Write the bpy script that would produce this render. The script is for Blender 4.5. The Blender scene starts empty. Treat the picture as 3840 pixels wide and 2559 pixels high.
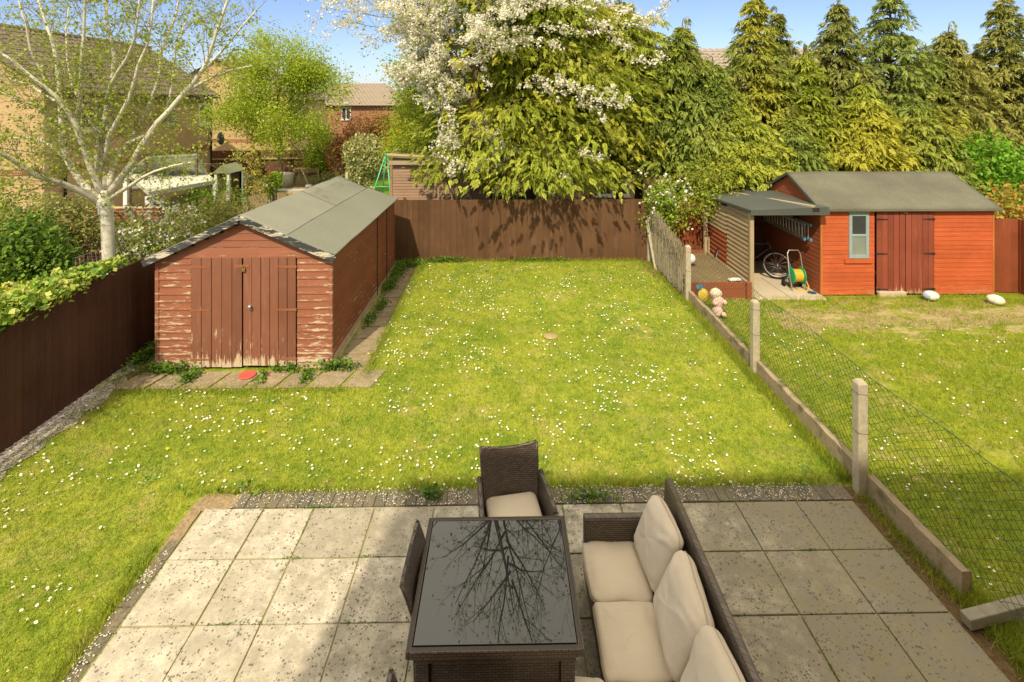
import bpy, math, random
import numpy as np
from mathutils import Vector, Matrix, noise as mnoise
R = math.radians
random.seed(7); rng = np.random.default_rng(7)
S = bpy.context.scene
COL = S.collection

# ------------------------------------------------------------------ camera, sky, sun, exposure
cd = bpy.data.cameras.new("camera"); cam = bpy.data.objects.new("camera", cd); COL.objects.link(cam)
cam.location = (0, 0, 4.2); cam.rotation_euler = (R(90), 0, R(-1.0))
cd.sensor_width = 36; cd.lens = 36 * 522.2 / 1024; cd.shift_y = -0.2353
cd.clip_start = 0.05; cd.clip_end = 3000
S.camera = cam
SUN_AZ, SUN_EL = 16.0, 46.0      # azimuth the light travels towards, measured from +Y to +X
SKY_FILL = 12.6  # strength of the overhead fill added to brighten shaded areas
w = bpy.data.worlds.new("World"); S.world = w; w.use_nodes = True
wn = w.node_tree.nodes; wl = w.node_tree.links
sky = wn.new("ShaderNodeTexSky"); sky.sky_type = 'NISHITA'; sky.sun_disc = False
sky.sun_elevation = R(SUN_EL); sky.sun_rotation = R(180 + SUN_AZ)
sky.air_density = 1.0; sky.dust_density = 0.6; sky.ozone_density = 1.5
# warm fill light added to the unseen upper sky, clear blue towards the horizon
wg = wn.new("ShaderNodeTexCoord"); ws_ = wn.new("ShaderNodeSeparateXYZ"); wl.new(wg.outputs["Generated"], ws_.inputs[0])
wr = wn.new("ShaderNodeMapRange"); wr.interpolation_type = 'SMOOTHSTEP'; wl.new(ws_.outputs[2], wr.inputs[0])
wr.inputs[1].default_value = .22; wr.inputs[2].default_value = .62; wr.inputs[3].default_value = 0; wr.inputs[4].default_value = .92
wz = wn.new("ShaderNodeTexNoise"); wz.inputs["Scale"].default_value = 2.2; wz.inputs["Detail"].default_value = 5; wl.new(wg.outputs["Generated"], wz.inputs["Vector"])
wm = wn.new("ShaderNodeMath"); wm.operation = 'MULTIPLY_ADD'; wl.new(wz.outputs[0], wm.inputs[0]); wm.inputs[1].default_value = SKY_FILL; wm.inputs[2].default_value = SKY_FILL * .5
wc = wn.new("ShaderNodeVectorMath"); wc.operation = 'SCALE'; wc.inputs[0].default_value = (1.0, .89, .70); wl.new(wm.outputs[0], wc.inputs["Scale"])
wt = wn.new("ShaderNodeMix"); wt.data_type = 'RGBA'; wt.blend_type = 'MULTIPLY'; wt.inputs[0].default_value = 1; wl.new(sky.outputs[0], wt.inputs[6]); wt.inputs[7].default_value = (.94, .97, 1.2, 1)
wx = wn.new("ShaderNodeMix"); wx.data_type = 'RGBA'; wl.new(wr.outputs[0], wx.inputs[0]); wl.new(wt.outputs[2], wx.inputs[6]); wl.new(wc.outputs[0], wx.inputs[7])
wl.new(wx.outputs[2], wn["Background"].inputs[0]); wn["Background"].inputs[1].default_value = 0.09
sd = bpy.data.lights.new("sun", 'SUN'); sun = bpy.data.objects.new("sun", sd); COL.objects.link(sun)
sd.energy = 3.2; sd.angle = R(1.1); sd.color = (1.0, 0.87, 0.64)
dv = Vector((math.sin(R(SUN_AZ)) * math.cos(R(SUN_EL)), math.cos(R(SUN_AZ)) * math.cos(R(SUN_EL)), -math.sin(R(SUN_EL))))
sun.rotation_euler = dv.to_track_quat('-Z', 'Y').to_euler(); sun.location = (-10, -30, 30)
S.view_settings.view_transform = 'Standard'; S.view_settings.look = 'None'
S.view_settings.exposure = 0.62; S.view_settings.gamma = 1.0
S.render.engine = 'CYCLES'
S.cycles.max_bounces = 6; S.cycles.diffuse_bounces = 3; S.cycles.transparent_max_bounces = 8
S.cycles.use_denoising = True

# ------------------------------------------------------------------ shader helpers
class NT:
    def __init__(s, name):
        s.m = bpy.data.materials.new(name); s.m.use_nodes = True
        s.t = s.m.node_tree; s.b = s.t.nodes["Principled BSDF"]; s.o = s.t.nodes["Material Output"]
        s.tc = None
    def n(s, ty, **k):
        x = s.t.nodes.new(ty)
        for a, v in k.items(): setattr(x, a, v)
        return x
    def put(s, sock, v):
        if isinstance(v, (int, float)):
            sock.default_value = v if sock.type == 'VALUE' else (v, v, v, 1)[:len(sock.default_value)]
        elif isinstance(v, (tuple, list)):
            v = tuple(v); L = len(sock.default_value)
            sock.default_value = (v + (1,))[:L] if len(v) < L else v[:L]
        else: s.t.links.new(v, sock)
    def obj(s):
        if not s.tc: s.tc = s.n("ShaderNodeNewGeometry")
        return s.tc.outputs["Position"]
    def mapv(s, v, scale=(1, 1, 1), loc=(0, 0, 0), rot=(0, 0, 0)):
        x = s.n("ShaderNodeMapping"); s.put(x.inputs[0], v); x.inputs[1].default_value = loc
        x.inputs[2].default_value = rot; x.inputs[3].default_value = scale; return x.outputs[0]
    def noise(s, scale, detail=3, v=None, rough=.5, dist=0):
        x = s.n("ShaderNodeTexNoise"); x.inputs["Scale"].default_value = scale
        x.inputs["Detail"].default_value = detail; x.inputs["Roughness"].default_value = rough
        x.inputs["Distortion"].default_value = dist
        s.put(x.inputs["Vector"], v if v is not None else s.obj()); return x.outputs["Fac"]
    def vor(s, scale, v=None, feat='F1', out="Distance"):
        x = s.n("ShaderNodeTexVoronoi", feature=feat); x.inputs["Scale"].default_value = scale
        s.put(x.inputs["Vector"], v if v is not None else s.obj()); return x.outputs[out]
    def ramp(s, f, stops, interp='LINEAR'):
        x = s.n("ShaderNodeValToRGB"); x.color_ramp.interpolation = interp
        e = x.color_ramp.elements
        while len(e) < len(stops): e.new(0.5)
        for i, (p, c) in enumerate(stops):
            e[i].position = p; e[i].color = (c, c, c, 1) if isinstance(c, (int, float)) else tuple(c) + (1,)
        s.put(x.inputs[0], f); return x.outputs[0]
    def mix(s, f, a, b, mode='MIX'):
        x = s.n("ShaderNodeMix", data_type='RGBA', blend_type=mode)
        s.put(x.inputs[0], f); s.put(x.inputs[6], a); s.put(x.inputs[7], b); return x.outputs[2]
    def math(s, op, a, b=0.0, c=0.0):
        x = s.n("ShaderNodeMath", operation=op); s.put(x.inputs[0], a); s.put(x.inputs[1], b); s.put(x.inputs[2], c)
        return x.outputs[0]
    def attr(s, n='tint'):
        x = s.n("ShaderNodeAttribute", attribute_name=n); return x.outputs["Fac"]
    def sep(s, v=None):
        x = s.n("ShaderNodeSeparateXYZ"); s.put(x.inputs[0], v if v is not None else s.obj()); return x.outputs
    def comb(s, a, b, c):
        x = s.n("ShaderNodeCombineXYZ"); s.put(x.inputs[0], a); s.put(x.inputs[1], b); s.put(x.inputs[2], c); return x.outputs[0]
    def bump(s, h, strength=.5, dist=.01, prev=None):
        x = s.n("ShaderNodeBump"); x.inputs["Strength"].default_value = strength; x.inputs["Distance"].default_value = dist
        s.put(x.inputs["Height"], h)
        if prev is not None: s.put(x.inputs["Normal"], prev)
        return x.outputs[0]
    def done(s, col, rough=.7, normal=None, spec=.3, metal=0.0, transl=0.0):
        s.put(s.b.inputs["Base Color"], col); s.put(s.b.inputs["Roughness"], rough)
        s.b.inputs["Specular IOR Level"].default_value = spec; s.b.inputs["Metallic"].default_value = metal
        if normal is not None: s.put(s.b.inputs["Normal"], normal)
        if transl > 0:
            t = s.n("ShaderNodeBsdfTranslucent"); s.put(t.inputs[0], col)
            mx = s.n("ShaderNodeMixShader"); mx.inputs[0].default_value = transl
            s.t.links.new(s.b.outputs[0], mx.inputs[1]); s.t.links.new(t.outputs[0], mx.inputs[2])
            s.t.links.new(mx.outputs[0], s.o.inputs[0])
        return s.m

def plain(name, col, rough=.6, spec=.3, metal=0., var=.15, scale=12):
    n = NT(name); f = n.noise(scale, 4)
    c = n.mix(f, tuple(x * (1 - var) for x in col), tuple(min(1, x * (1 + var)) for x in col))
    return n.done(c, rough, n.bump(f, .15, .004), spec, metal)

def foliage(name, dark, mid, light, scale=1.2, transl=.3, tipcol=None):
    n = NT(name)
    f = n.math('ADD', n.math('MULTIPLY', n.noise(scale, 3), .6), n.math('MULTIPLY', n.attr(), .5))
    c = n.ramp(f, [(.3, dark), (.55, mid), (.8, light)])
    if tipcol: c = n.mix(n.ramp(n.noise(scale * .35, 2, n.mapv(n.obj(), loc=(31, 7, 3))), [(.5, 0.), (.66, .75)]), c, tipcol)
    return n.done(c, .55, None, .25, 0, transl)

# ------------------------------------------------------------------ mesh helpers
class MB:
    def __init__(s): s.v = []; s.f = []; s.t = []; s.ct = 0.5; s.sm = []; s.mi = []; s.cm = 0
    def add(s, vs, fs, smooth=False):
        o = len(s.v); s.v += [tuple(p) for p in vs]
        for f in fs: s.f.append(tuple(i + o for i in f)); s.t.append(s.ct); s.sm.append(smooth); s.mi.append(s.cm)
        return s
    def box(s, x0, x1, y0, y1, z0, z1):
        return s.add([(x0,y0,z0),(x1,y0,z0),(x1,y1,z0),(x0,y1,z0),(x0,y0,z1),(x1,y0,z1),(x1,y1,z1),(x0,y1,z1)],
                     [(0,3,2,1),(4,5,6,7),(0,1,5,4),(1,2,6,5),(2,3,7,6),(3,0,4,7)])
    def obox(s, c, size, rot=None):
        M = rot if rot else Matrix.Identity(3); c = Vector(c); x, y, z = [a / 2 for a in size]
        vs = [c + M @ Vector(p) for p in [(-x,-y,-z),(x,-y,-z),(x,y,-z),(-x,y,-z),(-x,-y,z),(x,-y,z),(x,y,z),(-x,y,z)]]
        return s.add(vs, [(0,3,2,1),(4,5,6,7),(0,1,5,4),(1,2,6,5),(2,3,7,6),(3,0,4,7)])
    def bar(s, a, b, wd, th, up=(0,0,1)):       # a rectangular beam from a to b
        a, b, up = Vector(a), Vector(b), Vector(up); d = (b - a).normalized()
        if abs(d.dot(up)) > .98: up = Vector((0, 1, 0))
        sx = d.cross(up).normalized() * wd / 2; sz = sx.cross(d).normalized() * th / 2
        vs = [a - sx - sz, a + sx - sz, a + sx + sz, a - sx + sz, b - sx - sz, b + sx - sz, b + sx + sz, b - sx + sz]
        return s.add(vs, [(0,1,2,3),(7,6,5,4),(0,4,5,1),(1,5,6,2),(2,6,7,3),(3,7,4,0)])
    def tube(s, pts, rad, n=6, closed=False, caps=True):
        pts = [Vector(p) for p in pts]; k = len(pts)
        if isinstance(rad, (int, float)): rad = [rad] * k
        vs = []; ref = None
        for i, p in enumerate(pts):
            if closed: d = pts[(i + 1) % k] - pts[i - 1]
            else: d = pts[min(i + 1, k - 1)] - pts[max(i - 1, 0)]
            d = d.normalized() if d.length > 1e-9 else Vector((0, 0, 1))
            if ref is None: ref = Vector((0, 0, 1)) if abs(d.z) < .9 else Vector((1, 0, 0))
            a = d.cross(ref)
            if a.length < 1e-4: ref = Vector((1, .1, 0)); a = d.cross(ref)
            a.normalize(); b = a.cross(d).normalized(); ref = b
            for j in range(n):
                t = 2 * math.pi * j / n; vs.append(p + (a * math.cos(t) + b * math.sin(t)) * rad[i])
        fs = []
        for i in range(k if closed else k - 1):
            i2 = (i + 1) % k
            for j in range(n): fs.append((i*n+j, i*n+(j+1)%n, i2*n+(j+1)%n, i2*n+j))
        if caps and not closed: fs += [tuple(range(n - 1, -1, -1)), tuple((k-1)*n + j for j in range(n))]
        return s.add(vs, fs, True)
    def lathe(s, prof, c, n=20, axis='z', rot=None):   # prof: (radius, height) pairs
        c = Vector(c); vs = []
        for r, h in prof:
            for j in range(n):
                t = 2 * math.pi * j / n; p = Vector((r * math.cos(t), r * math.sin(t), h))
                if axis == 'x': p = Vector((p.z, p.x, p.y))
                if axis == 'y': p = Vector((p.x, p.z, p.y))
                if rot: p = rot @ p
                vs.append(c + p)
        k = len(prof); fs = [(i*n+j, i*n+(j+1)%n, (i+1)*n+(j+1)%n, (i+1)*n+j) for i in range(k-1) for j in range(n)]
        fs += [tuple(range(n - 1, -1, -1)), tuple((k-1)*n + j for j in range(n))]
        return s.add(vs, fs, True)
    def prism(s, poly, d):                      # extrude a 3-D polygon by vector d
        poly = [Vector(p) for p in poly]; d = Vector(d); k = len(poly)
        return s.add(poly + [p + d for p in poly], [tuple(range(k - 1, -1, -1)), tuple(range(k, 2*k))] +
                     [(i, (i+1)%k, k+(i+1)%k, k+i) for i in range(k)])
    def ellipsoid(s, c, r, nu=18, nv=12, e1=1., e2=1., rot=None, fn=None):
        c = Vector(c); vs = []; sg = lambda v, e: math.copysign(abs(v) ** e, v)
        for i in range(nv + 1):
            ph = -math.pi/2 + math.pi * i / nv
            for j in range(nu):
                th = 2 * math.pi * j / nu
                p = Vector((r[0]*sg(math.cos(ph), e1)*sg(math.cos(th), e2), r[1]*sg(math.cos(ph), e1)*sg(math.sin(th), e2), r[2]*sg(math.sin(ph), e1)))
                if fn: p = fn(p)
                if rot: p = rot @ p
                vs.append(c + p)
        return s.add(vs, [(i*nu+j, i*nu+(j+1)%nu, (i+1)*nu+(j+1)%nu, (i+1)*nu+j) for i in range(nv) for j in range(nu)], True)
    def build(s, name, mat, parent=None, bevel=0):
        o = Vector((0, 0, 0)); q = parent
        while q: o += q.location; q = q.parent
        me = bpy.data.meshes.new(name); me.from_pydata([(x - o.x, y - o.y, z - o.z) for x, y, z in s.v], [], s.f)
        a = me.attributes.new('tint', 'FLOAT', 'FACE'); a.data.foreach_set('value', s.t)
        me.polygons.foreach_set('use_smooth', s.sm); 
        for m in (mat if isinstance(mat, (list, tuple)) else [mat]): me.materials.append(m)
        me.polygons.foreach_set('material_index', s.mi)
        me.validate(); me.update()
        ob = bpy.data.objects.new(name, me); COL.objects.link(ob)
        if parent: ob.parent = parent
        if bevel:
            b = ob.modifiers.new('bevel', 'BEVEL'); b.width = bevel; b.segments = 2; b.limit_method = 'ANGLE'; b.angle_limit = R(40)
        return ob

def tag(o, label=None, cat=None, group=None, kind=None):
    if label: o['label'] = label
    if cat: o['category'] = cat
    if group: o['group'] = group
    if kind: o['kind'] = kind
    return o
def thing(name, loc, label, cat, group=None, rz=0):
    o = bpy.data.objects.new(name, None); COL.objects.link(o); o.location = loc; o.rotation_euler.z = rz
    o.empty_display_size = .2
    return tag(o, label, cat, group)
def kids(o): return [c for c in bpy.data.objects if c.parent == o]
def copy_tree(o, parent=None):
    c = o.copy(); COL.objects.link(c); c.parent = parent
    for k in [k for k in COL.objects if k.parent == o]: copy_tree(k, c)
    return c

def npmesh(name, V, F, tint, mat, parent=None, fmat=None):
    """V (n,3), F (m,k) with k = 3 or 4, tint per vertex"""
    o = Vector((0, 0, 0)); q = parent
    while q: o += q.location; q = q.parent
    V = V - np.array([[o.x, o.y, o.z]])
    me = bpy.data.meshes.new(name); k = F.shape[1]
    me.vertices.add(len(V)); me.vertices.foreach_set('co', V.astype(np.float32).ravel())
    me.loops.add(F.size); me.loops.foreach_set('vertex_index', F.astype(np.int32).ravel())
    me.polygons.add(len(F)); me.polygons.foreach_set('loop_start', np.arange(0, F.size, k, dtype=np.int32))
    me.polygons.foreach_set('loop_total', np.full(len(F), k, dtype=np.int32))
    a = me.attributes.new('tint', 'FLOAT', 'POINT'); a.data.foreach_set('value', tint.astype(np.float32))
    for m in (mat if isinstance(mat, (list, tuple)) else [mat]): me.materials.append(m)
    if fmat is not None: me.polygons.foreach_set('material_index', fmat.astype(np.int32))
    me.update(calc_edges=True)
    ob = bpy.data.objects.new(name, me); COL.objects.link(ob)
    if parent: ob.parent = parent
    return ob

def unit(a): return a / np.maximum(np.linalg.norm(a, axis=-1, keepdims=True), 1e-9)
def rdir(n): return unit(rng.normal(size=(n, 3)))

def leaves(P, size, up=.3, aspect=.6, var=.35, D=None):
    """one small folded diamond per point"""
    n = len(P); d = rdir(n) if D is None else unit(D + rdir(n) * .5)
    nr = unit(rdir(n) + np.array([[0, -.3, up * 2]])); s = unit(np.cross(d, nr)); nn = np.cross(s, d)
    L = size * (1 + var * rng.normal(size=(n, 1))).clip(.4, 1.9)
    A = P; B = P + d * L * .5 + s * L * aspect * .5 + nn * L * .12; C = P + d * L; E = P + d * L * .5 - s * L * aspect * .5 + nn * L * .12
    V = np.stack([A, B, C, E], 1).reshape(-1, 3); F = np.arange(4 * n).reshape(n, 4)
    t = np.repeat(rng.random(n), 4); return V, F, t

def blossoms(P, size, k=4):
    n = len(P); Q = np.repeat(P, k, 0) + rng.normal(size=(n * k, 3)) * size * .42
    m = len(Q); a = rdir(m); b = unit(np.cross(a, rdir(m))); s = size * (.45 + .4 * rng.random((m, 1)))
    V = np.stack([Q - a*s*.5, Q + b*s*.5, Q + a*s*.5, Q - b*s*.5], 1).reshape(-1, 3)
    return V, np.arange(4*m).reshape(m, 4), np.repeat(rng.random(m), 4)

def sprays(P, D, size, lobes=5, droop=.5):
    """flat feathery conifer sprays: a tip and pairs of side lobes along a drooping axis"""
    n = len(P); D = unit(D); L = size * (.65 + .7 * rng.random((n, 1)))
    side = unit(np.cross(D, np.array([[0, 0, 1.]])) + rng.normal(size=(n, 3)) * .45)
    side = unit(side - D * (side * D).sum(1, keepdims=True)); nr = np.cross(side, D)
    dn = np.array([[0, 0, -1.]])
    Vs = []; Ts = []; base_t = rng.random(n)
    def axis(t): return P + D * L * t + dn * L * droop * t * t
    for i in range(lobes):
        t = .12 + .78 * i / lobes; c = axis(t); ll = L * .46 * (1 - .6 * t) * (.8 + .4 * rng.random((n, 1)))
        for sg in (-1, 1):
            dd = unit(D * .9 + side * sg * .75 + dn * (.2 + droop * t) + nr * rng.normal(size=(n, 1)) * .3)
            wv = unit(np.cross(dd, nr)) * ll * .26
            m = c + dd * ll * .55
            Vs.append(np.stack([c, m + wv, c + dd * ll + dn * ll * .2, m - wv], 1)); Ts.append(np.stack([base_t * .7, base_t * .7 + .12, base_t * .7 + .3, base_t * .7 + .12], 1))
    c = axis(.7); e = axis(1.15); wv = side * L * .09; m = axis(.9)
    Vs.append(np.stack([c, m + wv, e, m - wv], 1)); Ts.append(np.stack([base_t * .7, base_t * .7 + .15, base_t * .7 + .3, base_t * .7 + .15], 1))
    V = np.concatenate(Vs).reshape(-1, 3); T = np.concatenate(Ts).reshape(-1)
    return V, np.arange(len(V)).reshape(-1, 4), T

def merge(*parts):
    Vs, Fs, Ts = [], [], []; o = 0
    for V, F, T in parts: Vs.append(V); Fs.append(F + o); Ts.append(T); o += len(V)
    return np.concatenate(Vs), np.concatenate(Fs), np.concatenate(Ts)

def twig(mb, p, d, L, r, lvl, out, wander=.25, up=0., kids_n=(4, 4, 3), ratio=.55, seg=5, spread=.8, leafstep=.12, start=.25):
    """recursive branch; out collects (point, direction) where leaves or blossom sit"""
    pts = [Vector(p)]; dd = Vector(d).normalized(); rr = [r]; dirs = [dd.copy()]
    for i in range(seg):
        dd = (dd + Vector((random.gauss(0, wander), random.gauss(0, wander), random.gauss(0, wander) + up)) * .5).normalized()
        pts.append(pts[-1] + dd * (L / seg)); rr.append(r * (1 - .75 * (i + 1) / seg)); dirs.append(dd.copy())
    mb.tube(pts, rr, 3 if r < .02 else (5 if r < .06 else 8), caps=False)
    if lvl == 0 or L < .3:
        n = max(2, int(L / leafstep))
        for i in range(n):
            t = (.15 + .85 * i / n) * seg; k = min(int(t), seg - 1); out.append((pts[k].lerp(pts[k + 1], t - k), dirs[k]))
        return
    for i in range(kids_n[0]):
        t = (start + (1 - start) * (i + random.random() * .8) / kids_n[0]) * seg; k = min(int(t), seg - 1)
        q = pts[k].lerp(pts[k + 1], min(1, t - k)); d0 = dirs[k]
        side = Vector((random.gauss(0, 1), random.gauss(0, 1), random.gauss(0, 1))); side = (side - d0 * side.dot(d0)).normalized()
        twig(mb, q, (d0 * (1 - spread * .4) + side * spread).normalized(), L * ratio * (1.15 - .5 * t / seg) * random.uniform(.75, 1.2), max(.0035, rr[k] * .55), lvl - 1,
             out, wander, up, kids_n[1:] if len(kids_n) > 1 else kids_n, ratio, max(3, seg - 1), spread, leafstep, start)

def outarr(out):
    return np.array([tuple(a) for a, b in out]), np.array([tuple(b) for a, b in out])

# pixel of the 2353-wide view -> world, only used for laying limbs out at a real distance
def at(u, v, t):
    r = (u - 1176.5) / 1200.0 * t; th = R(1.0)
    return Vector((r * math.cos(th) + t * math.sin(th), -r * math.sin(th) + t * math.cos(th), 4.2 - (v - 230) / 1200.0 * t))
# ================================================================== MATERIALS
def lawn_mat(name, green, lime, straw, soil, patches, transl=0):
    n = NT(name); p = n.obj(); t = n.attr()
    big = n.noise(.9, 4, p, .6); mid = n.noise(4.5, 4, n.mapv(p, loc=(9, 3, 0)), .65); fine = n.noise(70, 3, p, .7)
    c = n.mix(n.ramp(n.math('ADD', n.math('MULTIPLY', big, .45), n.math('MULTIPLY', mid, .55)), [(.4, 0.), (.6, 1.)]), green, lime)
    c = n.mix(n.ramp(n.noise(2.2, 5, n.mapv(p, loc=(40, 1, 2)), .7), [(.52, 0.), (.7, patches)]), c, straw)
    c = n.mix(n.ramp(n.noise(1.1, 6, n.mapv(p, loc=(3, 55, 2)), .75), [(.63, 0.), (.72, .8)]), c, soil)
    if 'neighbour' in name:   # dry worn band in front of the red shed
        yy = n.sep(p)[1]; xx = n.sep(p)[0]; bd_ = n.math('MULTIPLY', n.ramp(n.math('MULTIPLY', n.math('ABSOLUTE', n.math('SUBTRACT', yy, 9.9)), .5), [(.1, 1.), (.65, 0.)]), n.math('GREATER_THAN', xx, 5.2))
        c = n.mix(n.ramp(n.math('ADD', n.math('MULTIPLY', bd_, .26), n.noise(2.3, 5, n.mapv(p, loc=(5, 1, 7), scale=(1, 2, 1)), .7)), [(.66, 0.), (.74, .9)]), c, (.60, .46, .27))
    cl = n.noise(13, 3, n.mapv(p, loc=(2, 8, 0)), .75)
    c = n.mix(n.ramp(cl, [(.34, .6), (.52, 0.)]), c, tuple(x * .62 for x in green)); c = n.mix(n.ramp(n.noise(27, 2, n.mapv(p, loc=(12, 8, 0)), .7), [(.55, 0.), (.72, .45)]), c, tuple(min(1, x * 1.35) for x in lime))
    if not transl: c = n.mix(n.ramp(fine, [(.35, .45), (.6, 0.)]), c, tuple(x * .45 for x in green))
    else:
        c = n.mix(n.math('MULTIPLY', n.ramp(t, [(.0, 1.), (.4, 0.)]), .4), c, straw); c = n.mix(n.ramp(t, [(.5, 0.), (.62, .5), (.66, .0)]), c, tuple(x * .45 for x in green)); c = n.mix(n.ramp(t, [(.82, 0.), (.86, .55)]), c, tuple(min(1, x * 1.35) for x in lime))
    return n.done(c, .8, n.bump(n.math('ADD', fine, mid), .9, .03), .15, 0, transl)
m_lawn = lawn_mat('lawn_turf', (.22, .32, .028), (.47, .50, .06), (.60, .51, .17), (.46, .34, .17), .8)
m_blade = lawn_mat('lawn_blade', (.26, .40, .028), (.54, .59, .07), (.68, .59, .20), (.48, .39, .17), .65, .25)
m_lawn2 = lawn_mat('neighbour_turf', (.21, .29, .02), (.38, .42, .035), (.56, .45, .17), (.52, .38, .22), .9)
m_blade2 = lawn_mat('neighbour_blade', (.22, .34, .02), (.42, .47, .035), (.58, .50, .17), (.48, .38, .18), .7, .25)
m_weed = foliage('weed_leaf', (.05, .12, .01), (.10, .20, .015), (.18, .28, .03), 5, .3)

def soil_mat(name, a, b):
    n = NT(name); f = n.noise(30, 6, None, .75); g = n.noise(3, 3)
    c = n.mix(g, a, b); c = n.mix(n.ramp(f, [(.35, .7), (.6, 0.)]), c, tuple(x * .4 for x in a))
    return n.done(c, .95, n.bump(f, .9, .03), .1)
m_soil = soil_mat('soil', (.16, .10, .05), (.24, .16, .08))
m_far_ground = soil_mat('garden_ground', (.12, .14, .03), (.18, .16, .06))

def gravel_mat():
    n = NT('gravel_chips'); d = n.vor(45, None, 'F1', 'Color'); e = n.vor(45)
    c = n.ramp(n.sep(d)[0], [(0., (.18, .16, .13)), (.5, (.45, .40, .34)), (1., (.72, .67, .60))])
    c = n.mix(n.ramp(n.noise(3, 4), [(.52, 0.), (.68, .8)]), c, (.14, .13, .05))
    return n.done(c, .9, n.bump(e, 1., .02), .2)
m_gravel = gravel_mat()

def slab_mat(name, base, alt, spots=.9, moss=.5, worn=False):
    n = NT(name); p = n.obj(); t = n.attr()
    g = n.noise(2.2, 5, p, .65); f = n.noise(120, 3, p, .7)
    c = n.mix(n.ramp(g, [(.35, 0.), (.68, 1.)]), base, alt)
    c = n.mix(n.math('MULTIPLY', n.math('MULTIPLY', t, t), .75), c, tuple(x * .68 for x in alt))
    c = n.mix(n.ramp(n.noise(1.3, 5, n.mapv(p, loc=(5, 9, 0)), .7), [(.5, 0.), (.74, moss)]), c, (.28, .25, .16))
    c = n.mix(n.ramp(n.noise(9, 5, n.mapv(p, loc=(8, 2, 0)), .75), [(.46, 0.), (.68, .55)]), c, tuple(x * .5 for x in alt))
    c = n.mix(n.ramp(f, [(.4, .35), (.62, 0.)]), c, tuple(x * .5 for x in base))
    if worn:   # the side by the netting is older and greener
        k = n.math('ADD', n.math('MULTIPLY', n.sep(p)[0], .16), n.noise(1.6, 5, n.mapv(p, loc=(8, 8, 0)), .7)); c = n.mix(n.ramp(k, [(.6, 0.), (.95, .85)]), c, (.21, .18, .10))
    c = n.mix(n.math('MULTIPLY', n.ramp(n.noise(5.5, 8, n.mapv(p, loc=(21, 4, 0)), .78), [(.44, .9), (.57, 0.)]), n.ramp(n.math('MULTIPLY_ADD', n.sep(p)[0], .125, .5), [(.2, .4), (.6, 1.)])), c, tuple(x * .46 for x in alt))
    # black lichen spots with a density that changes from place to place
    dist = n.vor(42, n.mapv(p, loc=(.3, .1, 0)), 'F1'); col = n.sep(n.vor(42, n.mapv(p, loc=(.3, .1, 0)), 'F1', 'Color'))[0]
    dens = n.ramp(n.noise(2.6, 5, n.mapv(p, loc=(1, 4, 0)), .7), [(.38, .93), (.64, .25)])
    sp = n.math('MULTIPLY', n.math('LESS_THAN', dist, n.math('MULTIPLY', n.ramp(n.noise(23, 4, p, .8), [(.36, 0.), (.66, 1.)]), .63)), n.math('GREATER_THAN', col, dens))
    c = n.mix(n.math('MULTIPLY', sp, spots), c, (.09, .085, .06))
    d2 = n.vor(70, None, 'F1'); c2 = n.sep(n.vor(70, None, 'F1', 'Color'))[1]
    sp2 = n.math('MULTIPLY', n.math('LESS_THAN', d2, .25), n.math('GREATER_THAN', c2, .8))
    c = n.mix(n.math('MULTIPLY', sp2, .6), c, (.10, .095, .06))
    return n.done(c, .9, n.bump(n.math('ADD', f, g), .35, .006), .2)
m_slab = slab_mat('patio_slab', (.64, .585, .475), (.50, .45, .34), .8, .62, True)
m_path = slab_mat('path_slab', (.46, .35, .22), (.34, .28, .18), .6, .6)
m_joint = plain('joint_moss', (.27, .25, .11), .95, .1, 0, .6, 9)

def brick_edge():
    n = NT('edging_brick'); f = n.noise(8, 5, None, .7); t = n.attr()
    c = n.mix(t, (.15, .135, .105), (.21, .175, .13)); c = n.mix(n.ramp(f, [(.45, 0.), (.7, .7)]), c, (.26, .22, .12))
    c = n.mix(n.ramp(n.noise(60, 3), [(.4, .5), (.6, 0.)]), c, (.06, .055, .04))
    return n.done(c, .95, n.bump(f, .6, .02), .15)
m_edge = brick_edge()

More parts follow.
